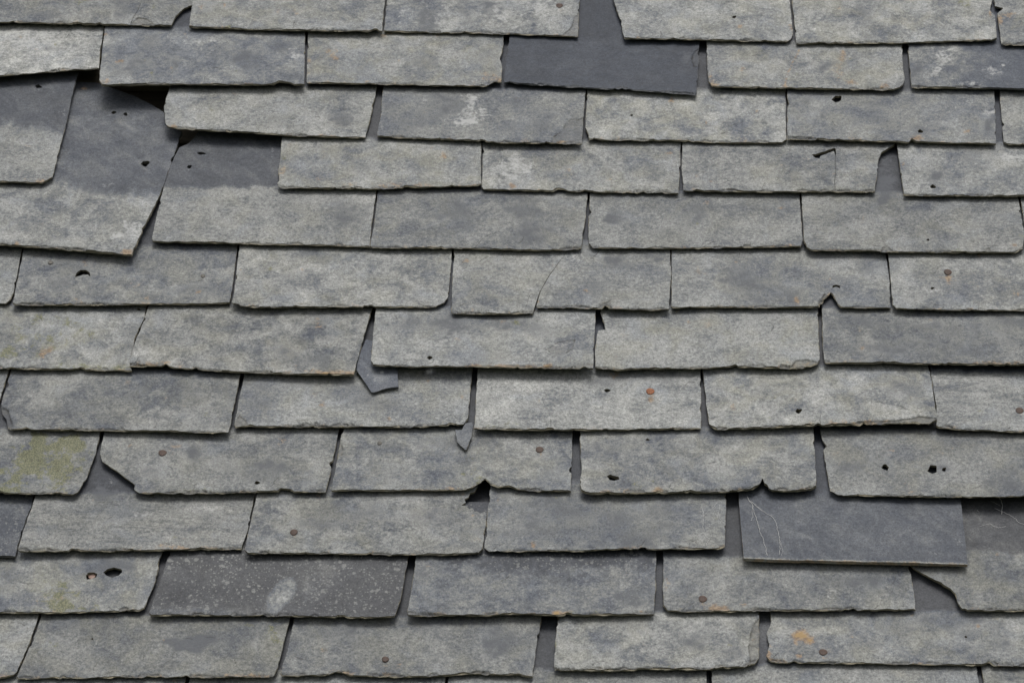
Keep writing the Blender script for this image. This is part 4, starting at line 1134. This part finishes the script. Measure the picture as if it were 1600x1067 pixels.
    a2.data.foreach_set('color', np.stack([spt, sta, ed, np.concatenate([shade_dirt, np.zeros(len(A) - len(shade_dirt))])], 1).astype(np.float32).ravel())
    top_level = s.get('loose') or s.get('shard')
    ob = link_mesh(name, me, M_SLATE, None if top_level else roof)
    if top_level:
        ob.matrix_world = roofm @ Matrix.Translation(Vector(cen))
    else:
        ob.location = cen
    ob['tone'] = float(s.get('tone', r.uniform(.87, 1.10) * (.93 if s['row'] in 'IJKLMNO' else 1.0)))
    ob['warm'] = float(s.get('warm', .5))
    ob['blotch'] = float(s.get('blotch', r.uniform(.6, 1.4)))
    ob['streak'] = float(s.get('streak', r.choice([0, 0, 0, .2])))
    if s.get('label'):
        ob['label'] = s['label']
    s['ob'] = ob; s['cen'] = cen
    # nails
    for x, y, kd, rad in s.get('nails', ()):
        u, v = hit(x, y, c0, cu, cv)
        nail(ob, cen, u, v, c0 + cu * u + cv * v, rad * .00088, {'n': M_NAIL, 'r': M_RUST, 'g': M_GREY}[kd], random.Random(int(x)))
    for x, y in s.get('under_nail', ()):
        u, v = hit(x, y, c0 - .0045, cu, cv)
        nail(ob, cen, u, v, c0 - .0052 + cu * u + cv * v, .0050, M_PINK, random.Random(5), proud=.001)
    return ob

M_PINK = simple_material('dull_copper', (0.18, 0.115, 0.09), (0.30, 0.20, 0.165), 200.0, 0.6)

def nail(parent, cen, u, v, z, rad, mat, rr, proud=.0018):
    m = 18
    prof = [(0.55, -.012), (0.95, .0002), (1.0, proud * .5), (0.93, proud * .85), (0.6, proud * 1.1), (0.25, proud * 1.2)]
    vs_, fs = [], []
    tx, ty = rr.uniform(-.12, .12), rr.uniform(-.12, .12)
    for q, zz in prof:
        qq = q if zz > -.001 else .3
        for k in range(m):
            a = 6.2832 * k / m
            w = 1 + .05 * math.sin(3 * a + rr.random()) + rr.uniform(-.02, .02)
            x, y = qq * rad * w * math.cos(a), qq * rad * w * math.sin(a)
            vs_.append((x, y, zz + (x * tx + y * ty if zz > 0 else 0)))
    for r_ in range(len(prof) - 1):
        for k in range(m):
            fs.append((r_ * m + k, r_ * m + (k + 1) % m, (r_ + 1) * m + (k + 1) % m, (r_ + 1) * m + k))
    fs.append(tuple((len(prof) - 1) * m + k for k in range(m)))
    me = bpy.data.meshes.new('nail')
    me.from_pydata(vs_, [], fs)
    link_mesh('nail', me, mat, parent, (u - cen[0], v - cen[1], z - cen[2]))

LAB = {}
for s in SL:
    build_slate(s)
for s in SL:
    if s.get('loose'):
        o = s['ob']
        o['label'] = 'large slipped slate hanging crooked, bare dark upper half with three nail holes'
        o['category'] = 'slate'
        o['kind'] = 'thing'
    if s.get('shard'):
        o = s['ob']
        o['category'] = 'shard'
        o['group'] = 'loose broken slate shards'
        o['kind'] = 'thing'

# ------------------------------------------------------------------ cobweb strands
def tube(points, rad, sides=5):
    V, Fc = [], []
    P = [np.array(p) for p in points]
    for i, p in enumerate(P):
        d = P[min(i + 1, len(P) - 1)] - P[max(i - 1, 0)]
        d = d / (np.linalg.norm(d) + 1e-9)
        x = np.cross(d, (0, 0, 1.0)); x /= (np.linalg.norm(x) + 1e-9)
        y = np.cross(x, d)
        for k in range(sides):
            a = 6.2832 * k / sides
            V.append(tuple(p + rad * (math.cos(a) * x + math.sin(a) * y)))
    for i in range(len(P) - 1):
        for k in range(sides):
            Fc.append((i * sides + k, i * sides + (k + 1) % sides, (i + 1) * sides + (k + 1) % sides, (i + 1) * sides + k))
    return V, Fc

def web(label, host, lines, above=.0009, group=None):
    pl = host['plane']
    V, Fc = [], []
    rr = random.Random(len(label))
    for ln, rad in lines:
        q = []
        for i in range(len(ln) - 1):
            a, b = ln[i], ln[i + 1]
            m = max(2, int(math.hypot(b[0] - a[0], b[1] - a[1]) / 3))
            for k in range(m):
                q.append((a[0] + (b[0] - a[0]) * k / m + rr.uniform(-1.0, 1.0), a[1] + (b[1] - a[1]) * k / m + rr.uniform(-.6, .6)))
        q.append(ln[-1])
        p3 = []
        for x, y in q:
            u, v = hit(x, y, pl[0] + above, pl[1], pl[2])
            p3.append((u, v, pl[0] + above + pl[1] * u + pl[2] * v))
        v_, f_ = tube(p3, rad * .00055)
        Fc += [tuple(i + len(V) for i in f) for f in f_]
        V += v_
    A = np.array(V); cen = A.mean(0)
    me = bpy.data.meshes.new('cobweb')
    me.from_pydata([tuple(p) for p in A - cen], [], Fc)
    o = link_mesh('cobweb', me, M_WEB, None)
    o.matrix_world = roofm @ Matrix.Translation(Vector(cen))
    o['label'] = label; o['category'] = 'cobweb'; o['group'] = 'cobweb strands on the slates'; o['kind'] = 'thing'

byrow = {}
for s in SL:
    byrow.setdefault(s['row'], []).append(s)
def host(row, x):
    for s in byrow[row]:
        xs = [p[0] for p in s['left'] + s['right']]
        if min(xs) - 2 <= x <= max(xs) + 2 and not s.get('shard'):
            return s
J4 = host('J', 1300); J3 = host('J', 1000); K4 = host('K', 1600)
web('white strands running down the left end of the smooth dark slate', J4,
    [([(1168, 776), (1176, 790), (1181, 806), (1186, 824), (1192, 842), (1199, 867)], .42), ([(1176, 790), (1176, 806), (1174, 813)], .3),
     ([(1170, 780), (1190, 797), (1209, 808), (1215, 826), (1219, 845), (1218, 866)], .34), ([(1174, 783), (1183, 792), (1195, 799)], .2), ([(1219, 845), (1223, 858), (1221, 868)], .2)])
web('fine white branching strands on the right end of a weathered slate', J3,
    [([(1097, 788), (1099, 806), (1098, 822), (1101, 835), (1108, 842), (1104, 852)], .30), ([(1099, 806), (1108, 797), (1116, 790), (1122, 783)], .24), ([(1125, 788), (1123, 800), (1126, 812), (1133, 818)], .28),
     ([(1101, 822), (1112, 818), (1122, 814)], .16), ([(1108, 842), (1112, 836)], .18)])
web('wisps of cobweb hanging in the dark opening beside the smooth dark slate', K4,
    [([(1562, 778), (1566, 788), (1565, 803)], .45), ([(1553, 794), (1566, 799), (1580, 805), (1592, 815), (1604, 822)], .25), ([(1530, 822), (1546, 818), (1560, 824), (1572, 822)], .25), ([(1526, 796), (1530, 800)], .25), ([(1548, 782), (1563, 790)], .2)], above=.002)
